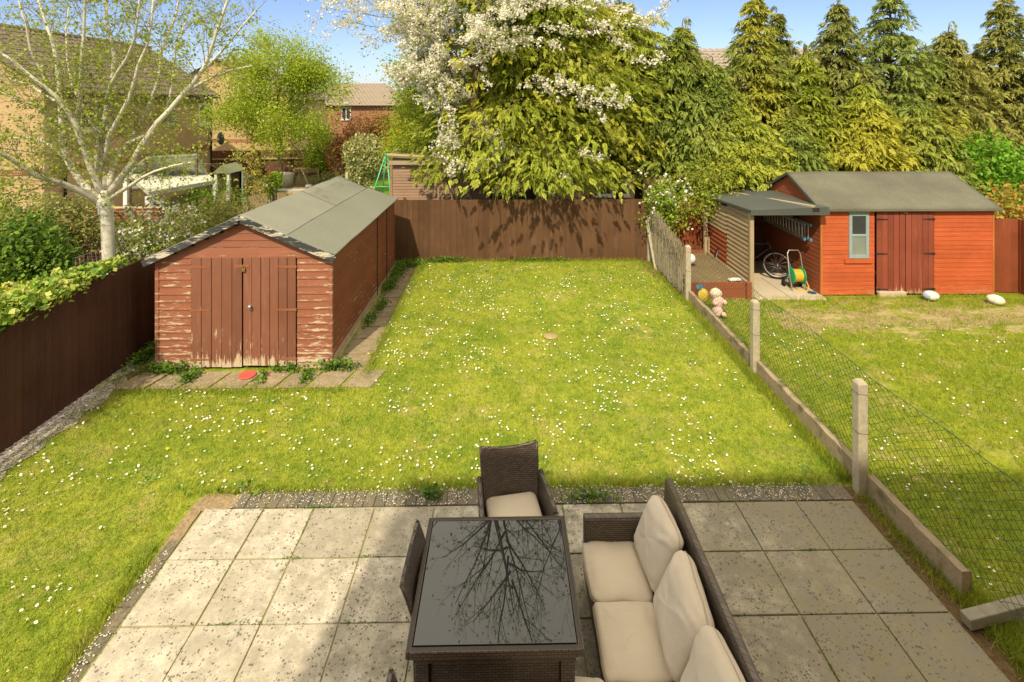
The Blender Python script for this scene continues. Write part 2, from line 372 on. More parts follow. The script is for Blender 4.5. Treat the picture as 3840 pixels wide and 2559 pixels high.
def wood_mat(name, base, bare, peel=.0, axis='z', board=.125, var=.25, streak=.35, rough=.75):
    """painted boards: grain along the board, paint worn off where peel > 0 with a torn outline"""
    n = NT(name); p = n.obj(); t = n.attr(); x, y, z = n.sep(p)[0:3]
    blot = n.noise(1.1, 4, n.mapv(p, loc=(3, 17, 5)), .65)
    g = n.noise(1.0, 5, n.mapv(p, scale=(60, 60, 2) if axis == 'z' else (3, 3, 70)), .65)
    c = n.mix(g, tuple(q * (1 - var) for q in base), tuple(min(1, q * (1 + var)) for q in base))
    c = n.mix(n.math('MULTIPLY', t, .6 if axis == 'z' else .35), c, tuple(q * .5 for q in base))
    c = n.mix(n.ramp(blot, [(.4, .0), (.7, .4)]), c, tuple(min(1, q * 1.35 + .015) for q in base))
    if streak: c = n.mix(n.ramp(n.noise(1., 4, n.mapv(p, scale=(9, 9, 1.2) if axis == 'z' else (1.5, 1.5, 30), loc=(4, 4, 4)), .7), [(.56, 0.), (.74, streak)]), c, tuple(min(1, q * 1.7 + .05) for q in base))
    if peel:
        h = n.math('FRACT', n.math('MULTIPLY', z, 1 / board))
        low = n.ramp(n.math('MULTIPLY', z, .5), [(.0, 1.), (.13, .25), (.5, .0)])
        q = n.noise(1., 6, n.mapv(p, scale=(5, 5, 34) if axis != 'z' else (26, 26, 3), loc=(7, 2, 1)), .75)
        if axis == 'x':
            edge = n.ramp(h, [(.0, .55), (.14, .35), (.3, .0), (.85, .0), (1., .3)])
            m = n.math('ADD', n.math('ADD', n.math('MULTIPLY', edge, .22), n.math('MULTIPLY', low, .2)), q)
        else: m = n.math('ADD', n.math('MULTIPLY', low, .36), q)
        m = n.math('ADD', m, n.math('MULTIPLY', n.noise(2.5, 3, n.mapv(p, loc=(2, 2, 8))), .22))
        c = n.mix(n.ramp(m, [(.86 - peel * .1, 0.), (.92 - peel * .1, 1.)]), c, bare)
    return n.done(c, rough, n.bump(g, .35, .006), .25)
BARE = (.54, .43, .30)
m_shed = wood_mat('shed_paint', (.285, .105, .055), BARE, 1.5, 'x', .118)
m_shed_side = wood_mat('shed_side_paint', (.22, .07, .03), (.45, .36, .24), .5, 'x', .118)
m_gable = wood_mat('gable_paint', (.29, .11, .06), BARE, .45, 'x', .118)
m_door = wood_mat('shed_door_paint', (.225, .09, .052), BARE, .8, 'z')
m_fascia = wood_mat('fascia_paint', (.04, .045, .045), (.55, .49, .38), 2.1, 'x', .3, .4, .5)
m_fence_b = wood_mat('back_fence_stain', (.125, .062, .028), BARE, 0, 'z', .1, .35, .4)
m_fence_l = wood_mat('left_fence_stain', (.075, .030, .016), BARE, 0, 'z', .1, .35, .2)
m_fence_r = wood_mat('red_fence_stain', (.25, .062, .022), BARE, 0, 'z', .1, .3, .25)
m_far_fence = wood_mat('far_fence_wood', (.16, .075, .045), BARE, 0, 'z', .1, .3, .2)
m_red = wood_mat('red_shed_stain', (.47, .10, .032), (.5, .25, .14), .12, 'x', .096, .28, .4, .65)
m_red_door = wood_mat('red_shed_door_stain', (.26, .065, .035), (.5, .33, .2), .08, 'z', .1, .2, .3)
m_grey_board = wood_mat('weathered_board', (.36, .27, .15), BARE, 0, 'x', .1, .4, .35)
m_red_board = wood_mat('old_red_board', (.30, .085, .035), BARE, 0, 'x', .1, .3, .3)
m_plank = wood_mat('bare_plank', (.42, .33, .20), BARE, 0, 'z', .1, .25, .2)
m_base = wood_mat('faded_base_board', (.40, .30, .18), (.55, .46, .32), .3, 'x', .3, .4, .4)
m_brown_lap = wood_mat('brown_lap', (.34, .215, .14), BARE, 0, 'x', .1, .3, .25)
m_sage = plain('sage_window_paint', (.27, .35, .36), .5)
m_white = plain('white_paint', (.78, .76, .70), .5, .3, 0, .06)
m_black_iron = plain('black_iron', (.03, .027, .025), .5)
m_rust = plain('rust', (.30, .11, .05), .8, .2, 0, .4, 40)
m_brass = plain('brass', (.45, .33, .14), .4, .5, .8)
m_steel = plain('galvanised_steel', (.55, .55, .53), .35, .5, .8)
m_alu = plain('aluminium', (.6, .6, .58), .4, .5, .6)

def felt(name, a, b, gran=90):
    n = NT(name); f = n.noise(gran, 3, None, .75); g = n.noise(.9, 4, None, .6)
    c = n.mix(n.ramp(g, [(.35, 0.), (.65, 1.)]), a, b); c = n.mix(n.math('MULTIPLY', n.attr(), .3), c, tuple(x * .75 for x in a))
    c = n.mix(n.ramp(f, [(.3, .45), (.6, 0.)]), c, tuple(x * .45 for x in a)); c = n.mix(n.ramp(f, [(.6, .0), (.8, .4)]), c, tuple(x * 1.8 for x in a))
    return n.done(c, .9, n.bump(f, .5, .006), .2)
m_felt = felt('green_grey_felt', (.27, .275, .215), (.23, .24, .185), 60)
m_felt_dark = felt('dark_felt', (.125, .12, .09), (.19, .185, .13), 40)
m_felt_black = felt('blue_black_felt', (.085, .095, .085), (.11, .12, .10), 50)

def bricks(name, a, b, mortar, plane='x', scale=1.0):
    n = NT(name); x, y, z = n.sep()[0:3]
    v = n.comb(y if plane == 'x' else x, z, 0.)
    t = n.n("ShaderNodeTexBrick"); n.put(t.inputs["Vector"], v); n.put(t.inputs["Color1"], a); n.put(t.inputs["Color2"], b); n.put(t.inputs["Mortar"], mortar)
    t.inputs["Scale"].default_value = scale; t.inputs["Mortar Size"].default_value = .008; t.inputs["Brick Width"].default_value = .225; t.inputs["Row Height"].default_value = .075
    c = n.mix(n.math('MULTIPLY', n.noise(1.4, 5, None, .7), .5), t.outputs[0], tuple(q * .6 for q in a))
    return n.done(c, .9, n.bump(t.outputs["Fac"], -.5, .01), .15)
BA, BB, BM = (.62, .42, .20), (.52, .33, .15), (.56, .47, .33)
m_brick_x = bricks('buff_brick_side', BA, BB, BM, 'x'); m_brick_y = bricks('buff_brick_gable', BA, BB, BM, 'y')
m_redbrick_x = bricks('red_brick_band_side', (.36, .12, .05), (.28, .09, .04), BM, 'x'); m_redbrick_y = bricks('red_brick_band', (.36, .12, .05), (.28, .09, .04), BM, 'y')
m_tile = plain('roof_tile', (.17, .135, .105), .9, .15, 0, .35, 6)
m_tile_pale = plain('pale_roof_tile', (.30, .245, .185), .9, .15, 0, .3, 6)
def glass_mat(name, tint=(.03, .035, .035)):
    n = NT(name); f = n.noise(1.5, 2); return n.done(n.mix(f, tint, tuple(x * 2.2 for x in tint)), .08, None, .8)
m_glass = glass_mat('window_glass'); m_glass_pale = glass_mat('misty_glass', (.14, .16, .14))
m_concrete = plain('concrete', (.42, .37, .265), .9, .15, 0, .35, 22); m_old_conc = plain('old_concrete', (.27, .245, .18), .9, .1, 0, .35, 18)
m_conc_slab = plain('cream_concrete', (.52, .44, .32), .9, .15, 0, .14, 9)
m_wire = plain('green_wire', (.035, .09, .06), .5, .3)
m_wire_grey = plain('grey_wire', (.25, .25, .22), .5, .3)

def wicker(name, a, b):
    n = NT(name); x, y, z = n.sep()[0:3]
    u = n.math('ADD', x, y)
    t = n.n("ShaderNodeTexBrick"); n.put(t.inputs["Vector"], n.comb(u, z, 0.)); n.put(t.inputs["Color1"], a); n.put(t.inputs["Color2"], b); n.put(t.inputs["Mortar"], (.012, .009, .007))
    t.inputs["Scale"].default_value = 1; t.inputs["Mortar Size"].default_value = .0035; t.inputs["Mortar Smooth"].default_value = .5
    t.inputs["Brick Width"].default_value = .046; t.inputs["Row Height"].default_value = .017
    c = n.mix(n.math('MULTIPLY', n.noise(14, 3), .4), t.outputs[0], tuple(q * .55 for q in a))
    return n.done(c, .42, n.bump(t.outputs["Fac"], -1., .008), .5)
m_wicker = wicker('brown_wicker', (.15, .115, .085), (.085, .064, .048))
m_wicker_t = wicker('wicker_rim', (.15, .105, .072), (.10, .07, .05))
def cushion_mat():
    n = NT('cream_cushion'); f = n.noise(500, 2, None, .6); g = n.noise(4, 4, None, .6)
    c = n.mix(g, (.61, .53, .41), (.53, .46, .35))
    return n.done(c, .9, n.bump(n.math('ADD', n.math('MULTIPLY', f, .15), n.noise(7, 3, n.mapv(n.obj(), scale=(1, 2.4, 1)))), .35, .02), .15)
m_cushion = cushion_mat()
m_piping = plain('cushion_piping', (.42, .34, .24), .9, .1)
def tabletop():
    n = NT('black_glass'); f = n.noise(2.5, 3)
    n.b.inputs["Coat Weight"].default_value = .0
    return n.done(n.mix(f, (.010, .013, .013), (.016, .02, .02)), .012, None, .9)
m_table_glass = tabletop()

# ================================================================== GROUND (layered sheets about 4 mm apart)
def sheet(name, x0, x1, y0, y1, z, mat, kind='structure', nx=1, ny=1, amp=0):
    mb = MB(); vs = []
    for j in range(ny + 1):
        for i in range(nx + 1):
            x = x0 + (x1 - x0) * i / nx; y = y0 + (y1 - y0) * j / ny
            e = 0 if i in (0, nx) or j in (0, ny) else 1
            vs.append((x, y, z + amp * e * mnoise.noise(Vector((x * .6, y * .6, 3)))))
    mb.add(vs, [(j*(nx+1)+i, j*(nx+1)+i+1, (j+1)*(nx+1)+i+1, (j+1)*(nx+1)+i) for j in range(ny) for i in range(nx)], True)
    return tag(mb.build(name, mat), kind=kind)
sheet('ground', -900, 900, -120, 1800, -.03, m_far_ground)
sheet('lawn', -6.0, 3.875, -3, 13.62, 0.0, m_lawn, nx=40, ny=60, amp=.012)
sheet('neighbour_lawn', 3.9, 11.4, -3, 13.9, -.004, m_lawn2, nx=30, ny=50, amp=.012)
sheet('far_lawn', -9.0, -1.0, 15.0, 27.5, -.02, plain('far_lawn_grass', (.12, .25, .02), .9, .1, 0, .3, 3))
sheet('neighbour_yard', -13.0, -7.0, 16.0, 27, -.026, soil_mat('yard_earth', (.30, .22, .11), (.24, .19, .10)))

# gravel strip by the left fence
mb = MB(); e = []
for i in range(25):
    y = 5.2 + i * .135; wd = (.30 if y < 7.6 else max(.08, .30 - (y - 7.6) * .28)) + .05 * math.sin(i * 1.7) + .04 * random.random()
    e.append((-5.96, y)); e.append((-5.96 + wd + .08, y))
mb.add([(x, y, .012) for x, y in e], [(2*i, 2*i+1, 2*i+3, 2*i+2) for i in range(24)])
tag(mb.build('gravel_strip', m_gravel), kind='structure')
# bare soil at the shed corner, along the netting kerb and under the back fence
def blob(name, c, rx, ry, z, mat, n=40, seed=0):
    mb = MB(); vs = [(c[0], c[1], z)]
    for i in range(n):
        t = 2 * math.pi * i / n; k = 1 + .35 * mnoise.noise(Vector((math.cos(t) * 1.6, math.sin(t) * 1.6, seed)))
        vs.append((c[0] + rx * k * math.cos(t), c[1] + ry * k * math.sin(t), z))
    mb.add(vs, [(0, 1 + i, 1 + (i + 1) % n) for i in range(n)]); return tag(mb.build(name, mat), kind='structure')
blob('soil_patch', (-5.68, 8.9), .28, 1.1, .010, m_soil, seed=1)
blob('soil_patch', (3.72, 12.9), .17, .8, .008, m_soil, seed=2)
sheet('soil_strip', 3.64, 3.87, -1, 5.60, .008, m_soil)

# ---- patio: slabs on a mossy bed, dark brick edging
pat = thing('patio', (0, 4, 0), None, None); tag(pat, kind='structure')
MB().box(-3.06, 3.65, -.2, 5.39, -.02, .016).build('bed', m_joint, pat)
xs = [-3.04, -2.44, -1.93, -1.31, -.70, -.06, .61, 1.21, 1.81, 2.41, 3.04, 3.64]; ys = [5.38, 4.79, 4.19, 3.59, 3.0, 2.4, 1.8, 1.2, .6]
mb = MB()
for i in range(len(xs) - 1):
    for j in range(len(ys) - 1):
        mb.ct = random.random(); g = .004 + random.random() * .005; h = .026 + random.random() * .007
        mb.box(xs[i] + g, xs[i+1] - g, ys[j+1] + g, ys[j] - g, .0, h)
mb.build('slabs', m_slab, pat, bevel=.004)
mb = MB()
x = -3.2
while x < 3.62:
    wd = .105 + random.random() * .008; mb.ct = random.random(); j = random.random() * .02
    if x > -2.85: mb.box(x, x + wd - .005, 5.40, 5.60 + j, 0, .024 + random.random() * .006)
    x += wd
y = 2.0
while y < 5.5:
    wd = .215; mb.ct = random.random()
    if y < 5.0: mb.box(-3.18 + random.random() * .02, -3.055, y, y + wd - .012, 0, .020 + random.random() * .008)
    y += wd
mb.build('edging_bricks', m_edge, pat, bevel=.004)
m_sandy = soil_mat('sandy_soil', (.40, .29, .16), (.50, .38, .23)); blob('earth_corner', (-3.13, 5.12), .075, .36, .026, m_sandy, seed=8)
blob('earth_corner', (-2.97, 5.46), .26, .12, .0275, soil_mat('sandy_earth', (.40, .29, .16), (.50, .38, .23)), seed=5)
# path of slabs round the shed
pt = thing('path', (-3, 8, 0), None, None); tag(pt, kind='structure')
mb = MB(); x = -5.65
while x < -2.3:
    wd = random.uniform(.42, .5); mb.ct = random.random(); sk = .12
    mb.prism([(x, 7.66, 0), (x + wd - .05, 7.66, 0), (x + wd - .05 + sk, 8.12, 0), (x + sk, 8.12, 0)], (0, 0, .022)); x += wd
y = 8.16
while y < 13.2:
    d = random.uniform(.42, .56); mb.ct = random.random()
    mb.box(-2.60 + random.uniform(-.03, .02), -2.13 + random.uniform(-.02, .02), y, y + d - .035, 0, .02 + random.random() * .006); y += d
mb.build('slabs', m_path, pt, bevel=.006)
# round drain cover in the lawn
tag(MB().lathe([(.02, .012), (.13, .014), (.135, .006)], (.85, 9.27, .002), 20).build('drain_cover', plain('rusty_cover', (.34, .27, .11), .9)),
    'small round brown drain cover set in the middle of the daisy lawn', 'drain cover')

# ================================================================== BUILDINGS
def lap_wall(mb, a, b, z0, z1, pitch=.118, th=.016, out=(0, -1), top=None):
    """overlapping boards between plan points a and b, leaning outwards at the bottom; top(s) gives the height at fraction s"""
    a, b = Vector((a[0], a[1], 0)), Vector((b[0], b[1], 0)); o = Vector((out[0], out[1], 0)).normalized()
    z = z0
    while z < z1 - .01:
        zt = min(z + pitch + .012, z1); mb.ct = random.random()
        A, B = a, b
        if top:   # clip to a gable: find the fractions where the roof is above this board
            n = 60; ok = [i / n for i in range(n + 1) if top(i / n) > min(z + pitch * .5, z1)]
            if not ok: break
            A = a.lerp(b, min(ok)); B = a.lerp(b, max(ok))
        up = Vector((0, 0, 1))
        p = [A + o * th + up * z, B + o * th + up * z, B + o * .004 + up * zt, A + o * .004 + up * zt, A + up * z, B + up * z, B + up * zt, A + up * zt]
        mb.add(p, [(0,1,2,3), (5,4,7,6), (1,5,6,2), (4,0,3,7), (4,5,1,0), (3,2,6,7)])
        z += pitch
    mb.ct = .5

# ---- our shed
sh = thing('garden_shed', (-4.07, 8.22, 0), 'long brown timber shed with peeling paint, double doors and green felt roof', 'shed')
SX0, SX1, SY0, SY1 = -5.40, -2.68, 8.24, 12.92; RX = -4.06; EV = 1.76; RD = 2.40; RDB = 2.30
mb = MB(); lap_wall(mb, (SX0, SY0), (-4.86, SY0), .10, 1.74); mb.box(SX0, -4.86, SY0 - .002, SY0 + .03, .0, .12); mb.build('front_wall', m_shed, sh)
mb = MB(); lap_wall(mb, (-3.22, SY0), (SX1, SY0), .10, 1.74); mb.box(-3.22, SX1, SY0 - .002, SY0 + .03, .0, .12); mb.build('front_wall', m_shed, sh)
mb = MB(); lap_wall(mb, (SX0, SY0), (SX1, SY0), 1.80, 2.36, .105, top=lambda s: EV - .06 + (RD - EV - .02) * (1 - abs(s - .493) / .5))
mb.box(SX0, SX1, SY0 - .022, SY0 + .02, 1.735, 1.80); mb.build('gable', m_gable, sh)
mb = MB()
for (y0, y1) in ((SY0 + .03, 11.12), (11.16, 12.02), (12.06, SY1)):
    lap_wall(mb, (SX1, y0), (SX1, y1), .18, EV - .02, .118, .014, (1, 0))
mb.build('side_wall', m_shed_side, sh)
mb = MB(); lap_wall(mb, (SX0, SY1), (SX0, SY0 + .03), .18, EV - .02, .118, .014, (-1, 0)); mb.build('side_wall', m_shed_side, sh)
mb = MB()
for y in (11.14, 12.04):
    MB().box(SX1 - .01, SX1 + .024, y - .014, y + .014, .05, EV - .03).build('joint_strip', m_black_iron, sh)
MB().box(SX1 - .04, SX1 + .012, SY0 + .035, SY1, .0, .20).build('base_board', m_base, sh); MB().box(SX0, SX0 + .04, SY0 + .035, SY1, 0, .19).build('base_board', m_base, sh)
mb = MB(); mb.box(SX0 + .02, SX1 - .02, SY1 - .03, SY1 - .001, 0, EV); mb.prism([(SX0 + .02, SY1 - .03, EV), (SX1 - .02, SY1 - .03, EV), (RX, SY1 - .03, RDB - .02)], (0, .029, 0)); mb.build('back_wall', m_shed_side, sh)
MB().box(SX1 - .045, SX1 + .012, SY0 - .024, SY0 + .032, 0, EV - .05).build('corner_trim', m_shed, sh); MB().box(SX0 - .012, SX0 + .045, SY0 - .024, SY0 + .032, 0, EV - .05).build('corner_trim', m_shed, sh)
# felt roof: a gently sagging sheet on each slope with lapped strips
mb = MB(); ny = 26; nx = 8
for sgn, xe in ((1, -2.60), (-1, -5.52)):
    vs = []
    for j in range(ny + 1):
        y = 8.13 + (13.02 - 8.13) * j / ny; f = j / ny
        for i in range(nx + 1):
            s = i / nx; x = RX + (xe - RX) * s
            z = (RD + (RDB - RD) * f) + .025 - s * (RD - 1.775 if sgn > 0 else RD - 1.73) + f * s * .05
            z += .012 * mnoise.noise(Vector((x * 2, y * 1.5, 0))) - .015 * math.sin(s * math.pi) + (.012 if f * 3.1 % 1 < .02 else 0)
            vs.append((x, y, z))
    mb.add(vs, [(j*(nx+1)+i, j*(nx+1)+i+1, (j+1)*(nx+1)+i+1, (j+1)*(nx+1)+i)[::sgn] for j in range(ny) for i in range(nx)], True)
rf = mb.build('roof', m_felt, sh); so = rf.modifiers.new('s', 'SOLIDIFY'); so.thickness = .02; so.offset = -1
mb = MB(); mb.ct = 1
def felt_strip(x0f, x1f, y0, y1, xe, dz=.0325):
    vs = []
    for j in range(13):
        y = y0 + (y1 - y0) * j / 12; f = (y - 8.13) / 4.89
        for i in range(5):
            s = x0f + (x1f - x0f) * i / 4; x = RX + (xe - RX) * s
            z = (RD + (RDB - RD) * f) + dz - s * (RD - 1.775) + f * s * .05 + .012 * mnoise.noise(Vector((x * 2, y * 1.5, 0))) - .015 * math.sin(s * math.pi)
            vs.append((x, y, z))
    mb.add(vs, [(j*5+i, j*5+i+1, (j+1)*5+i+1, (j+1)*5+i) for j in range(12) for i in range(4)], True)
m_felt_pale = felt('pale_felt', (.30, .30, .235), (.255, .26, .205), 60); m_felt_low = felt('lower_felt', (.245, .25, .195), (.21, .22, .17), 60)
felt_strip(.0, .50, 8.14, 10.55, -2.60); mb.build('felt_sheet', m_felt_pale, rf); mb = MB(); felt_strip(.49, 1.0, 8.14, 13.0, -2.60, .038); mb.build('felt_sheet', m_felt_low, rf)
def seam(a, b, nm='felt_seam'):
    pts = []
    for i in range(15):
        s_, y = a[0] + (b[0] - a[0]) * i / 14, a[1] + (b[1] - a[1]) * i / 14; f = (y - 8.13) / 4.89; x = RX + (-2.60 - RX) * s_
        pts.append((x + .006 * mnoise.noise(Vector((y * 6, 1, 1))), y, (RD + (RDB - RD) * f) + .036 - s_ * (RD - 1.775) + f * s_ * .05 + .012 * mnoise.noise(Vector((x * 2, y * 1.5, 0))) - .015 * math.sin(s_ * math.pi)))
    MB().tube(pts, .007, 5).build(nm, m_felt_seam, rf)
m_felt_seam = plain('felt_seam_tar', (.10, .10, .07), .9)
seam((.49, 8.14), (.49, 13.0)); seam((.0, 10.55), (.5, 10.55))
mb = MB()
mb.bar((RX, 8.115, RD - .035), (-2.60, 8.115, 1.735), .03, .10); mb.build('fascia', m_fascia, sh)
mb = MB(); mb.bar((RX, 8.115, RD - .035), (-5.53, 8.115, 1.685), .03, .10); mb.build('fascia', m_fascia, sh)
# doors of vertical boards with rusty hinges
def board_door(x0, x1, y, z0, z1, nb, mat, parent, name='door', th=.02):
    mb = MB(); wd = (x1 - x0) / nb
    for i in range(nb):
        mb.ct = random.random(); g = .003 + random.random() * .002; dy = random.uniform(-.003, .003)
        mb.box(x0 + i * wd + g, x0 + (i + 1) * wd - g, y + dy, y + th, z0 + random.uniform(0, .012), z1)
    mb.ct = 1; mb.box(x0 + .01, x1 - .01, y + th * .75, y + th + .01, z0 + .02, z1 - .01)
    return mb.build(name, mat, parent, bevel=.003)
d1 = board_door(-4.85, -4.065, SY0 - .03, .03, 1.745, 5, m_door, sh)
d2 = board_door(-4.05, -3.23, SY0 - .03, .05, 1.75, 6, m_door, sh)
for d, x0, x1 in ((d1, -4.86, -4.55), (d2, -3.55, -3.22)):
    for z in (1.60, .93, .16):
        MB().prism([(x0, SY0 - .033, z + (.022 if d is d1 else .008)), (x1, SY0 - .033, z + (.008 if d is d1 else .022)), (x1, SY0 - .033, z - (.008 if d is d1 else .022)), (x0, SY0 - .033, z - (.022 if d is d1 else .008))], (0, -.004, 0)).build('hinge', m_rust, d)
MB().box(-4.17, -3.95, SY0 - .036, SY0 - .032, 1.59, 1.635).build('hasp', m_rust, d1)
mb = MB(); mb.obox((-4.03, SY0 - .055, 1.56), (.045, .02, .05)); mb.tube([(-4.045, SY0-.05, 1.58), (-4.045, SY0-.05, 1.615), (-4.03, SY0-.05, 1.63), (-4.015, SY0-.05, 1.615), (-4.015, SY0-.05, 1.58)], .005, 6)
mb.build('padlock', m_brass, d1, bevel=.004)
mb = MB(); mb.lathe([(.025, 0), (.028, .01), (.016, .02), (.026, .035), (.03, .05), (.02, .062)], (-3.93, SY0 - .03, .99), 14, 'y', Matrix.Diagonal((1, -1, 1)).to_3x3()); mb.build('handle', m_steel, d2)
mb = MB(); mb.tube([(-3.93, SY0 - .07, .985), (-3.915, SY0 - .055, .945), (-3.90, SY0 - .05, .93)], .008, 5); mb.build('cord_pull', m_steel, d2)

# ---- red shed next door
rs = thing('red_shed', (8.72, 11.1, 0), 'bright orange-red timber shed with grey felt roof and dark double doors', 'shed')
QX0, QX1, QY0, QY1 = 6.83, 10.60, 11.10, 13.50; QE = 1.88; QR = 2.47; QM = 12.30
mb = MB(); lap_wall(mb, (QX0, QY0), (7.99, QY0), .02, QE, .096, .012); mb.build('front_wall', m_red, rs)
mb = MB(); lap_wall(mb, (9.29, QY0), (QX1, QY0), .02, QE, .096, .012); mb.build('front_wall', m_red, rs)
mb = MB(); mb.box(7.99, 9.29, QY0 - .014, QY0 + .02, 1.80, QE); mb.build('door_lintel', m_red, rs)
mb = MB(); lap_wall(mb, (QX0, QY1), (QX0, QY0 + .02), .02, QE, .096, .012, (-1, 0)); lap_wall(mb, (QX0, QY1), (QX0, QY0), QE, QR, .096, .012, (-1, 0), top=lambda s: QE + (QR - QE - .02) * (1 - abs(s - .5) / .5))
mb.build('side_wall', m_red_board, rs)
mb = MB(); mb.box(QX1 - .03, QX1, QY0 + .01, QY1, 0, QE); mb.prism([(QX1 - .03, QY0, QE), (QX1 - .03, QY1, QE), (QX1 - .03, QM, QR - .02)], (.029, 0, 0)); mb.box(QX0 + .02, QX1 - .03, QY1 - .03, QY1, 0, QE); mb.build('back_wall', m_red, rs)
m_ctrim = wood_mat('corner_trim_stain', (.48, .16, .04), BARE, 0, 'z'); MB().box(QX0 - .014, QX0 + .03, QY0 - .016, QY0 + .02, 0, QE).build('corner_trim', m_ctrim, rs); MB().box(QX1 - .03, QX1 + .006, QY0 - .016, QY0 + .008, 0, QE).build('corner_trim', m_ctrim, rs)
mb = MB()
for y0, z0, y1, z1 in ((QY0 - .10, QE - .035, QM, QR), (QM, QR, QY1 + .1, QE - .035)):
    vs = []
    for j in range(9):
        for i in range(31):
            x = QX0 - .07 + (QX1 + .1 - QX0 + .07) * i / 30; f = j / 8; y = y0 + (y1 - y0) * f
            vs.append((x, y, z0 + (z1 - z0) * f + .03 + .010 * mnoise.noise(Vector((x * 1.3, y * 2, 5))) - .012 * math.sin(f * math.pi)))
    mb.add(vs, [(j*31+i, j*31+i+1, (j+1)*31+i+1, (j+1)*31+i) for j in range(8) for i in range(30)], True)
mb.prism([(QX0 - .07, QY0 - .10, QE + .0), (QX0 - .07, QY0 - .12, QE - .0), (QX0 - .07, QY0 - .12, QE - .05), (QX0 - .07, QY0 - .10, QE - .05)], (QX1 - QX0 + .17, 0, 0))
rf = mb.build('roof', m_felt_dark, rs); so = rf.modifiers.new('s', 'SOLIDIFY'); so.thickness = .02; so.offset = -1
MB().bar((QX0 - .075, QY0 - .1, QE - .035), (QX0 - .075, QM, QR - .01), .022, .06).build('barge_board', m_felt_black, rs); MB().bar((QX0 - .075, QM + .002, QR - .01), (QX0 - .075, QY1 + .1, QE - .035), .022, .06).build('barge_board', m_felt_black, rs)
rd1 = board_door(8.02, 8.645, QY0 - .03, .06, 1.80, 5, m_red_door, rs); rd2 = board_door(8.655, 9.27, QY0 - .03, .04, 1.80, 5, m_red_door, rs)
for d, x0, x1, f in ((rd1, 8.0, 8.26, 1), (rd2, 9.02, 9.29, 0)):
    for z in (1.64, .90, .14):
        a, b = (.024, .006) if f else (.006, .024)
        MB().prism([(x0, QY0 - .034, z + a), (x1, QY0 - .034, z + b), (x1, QY0 - .034, z - b), (x0, QY0 - .034, z - a)], (0, -.004, 0)).build('hinge', m_black_iron, d)
MB().box(8.62, 8.69, QY0 - .04, QY0 - .031, 1.76, 1.80).build('latch', m_brass, rd2)
# window
wf = MB(); X0, X1, Z0, Z1 = 7.43, 7.86, .80, 1.80; Y = QY0 - .03
wf.box(X0, X0 + .065, Y, Y + .03, Z0, Z1); wf.box(X1 - .065, X1, Y, Y + .03, Z0, Z1); wf.box(X0 + .065, X1 - .065, Y, Y + .03, Z0, Z0 + .075); wf.box(X0 + .065, X1 - .065, Y, Y + .03, Z1 - .09, Z1)
wf.box(X0 + .065, X1 - .065, Y + .003, Y + .025, 1.27, 1.32); wf.box(X0 - .02, X1 + .03, Y - .012, Y + .03, Z1 + .001, Z1 + .05)
wfo = wf.build('window', m_sage, rs, bevel=.003)
MB().box(X0 + .06, X1 - .06, Y + .018, Y + .022, 1.31, Z1 - .08).build('pane', m_glass, wfo); MB().box(X0 + .06, X1 - .06, Y + .018, Y + .022, Z0 + .07, 1.28).build('pane', m_glass_pale, wfo)
MB().box(X0 - .10, X1 + .06, Y - .01, QY0, .70, .785).build('sill', m_red, wfo)
tag(MB().box(8.03, 8.62, QY0 - .10, QY0 - .036, -.01, .10).build('door_step', m_conc_slab, None, bevel=.006), 'low cream step block in front of the red shed door', 'step')

# ---- lean-to against the red shed
lt = thing('lean_to', (6.0, 10.95, 0), 'open-fronted lean-to with black felt roof and grey lapped side wall', 'lean-to')
def lean_wall(mb, y0, y1, z0, z1):
    n = int((z1 - z0) / .1); 
    for i in range(n):
        z = z0 + (z1 - z0) * i / n; mb.ct = random.random()
        p = [(5.26, y0, z), (5.26, y1, z), (5.297, y1, z + .115), (5.297, y0, z + .115), (5.30, y0, z), (5.30, y1, z), (5.305, y1, z + .115), (5.305, y0, z + .115)]
        mb.add(p, [(0,1,2,3), (5,4,7,6), (1,5,6,2), (4,0,3,7), (4,5,1,0), (3,2,6,7)])
mb = MB(); lean_wall(mb, 11.05, 12.2, .18, 1.78); lean_wall(mb, 12.22, 13.5, 1.05, 1.66); mb.build('side_wall', m_grey_board, lt)
mb = MB(); lean_wall(mb, 12.22, 13.5, .18, 1.05); mb.build('side_wall', m_red_board, lt)
mb = MB(); mb.box(5.24, 5.32, 10.97, 11.05, 0, 1.84); mb.build('post', m_plank, lt, bevel=.004)
mb = MB(); mb.box(5.22, 5.30, 11.05, 13.5, .02, .18); mb.build('plinth', m_plank, lt)
mb = MB(); mb.box(5.32, 6.80, 13.42, 13.46, 0, 1.6); mb.build('back_wall', wood_mat('dark_back_boards', (.09, .04, .02), BARE, 0), lt)
mb = MB(); vs = []
for (x, y, z) in ((5.20, 10.86, 1.84), (6.86, 10.86, 1.90), (6.86, 13.6, 1.86), (5.20, 13.6, 1.70)): vs.append((x, y, z))
mb.prism(vs, (0, 0, .05)); mb.box(5.195, 6.865, 10.845, 10.858, 1.785, 1.895); rt = mb.build('roof', m_felt_black, lt)
mb = MB(); mb.bar((5.85, 13.45, 1.82), (6.55, 10.9, 1.955), .09, .035); mb.build('batten', m_plank, rt)
mb = MB(); mb.bar((6.50, 10.838, 1.90), (6.64, 10.838, 1.90), .012, .075); mb.build('felt_patch', m_black_iron, rt)
mb = MB(); mb.box(5.34, 6.06, 10.86, 12.2, -.02, .03); mb.box(6.075, 6.80, 10.86, 12.2, -.02, .031); mb.box(5.34, 6.80, 12.21, 13.4, -.02, .03); mb.build('floor_slab', m_conc_slab, lt, bevel=.004)

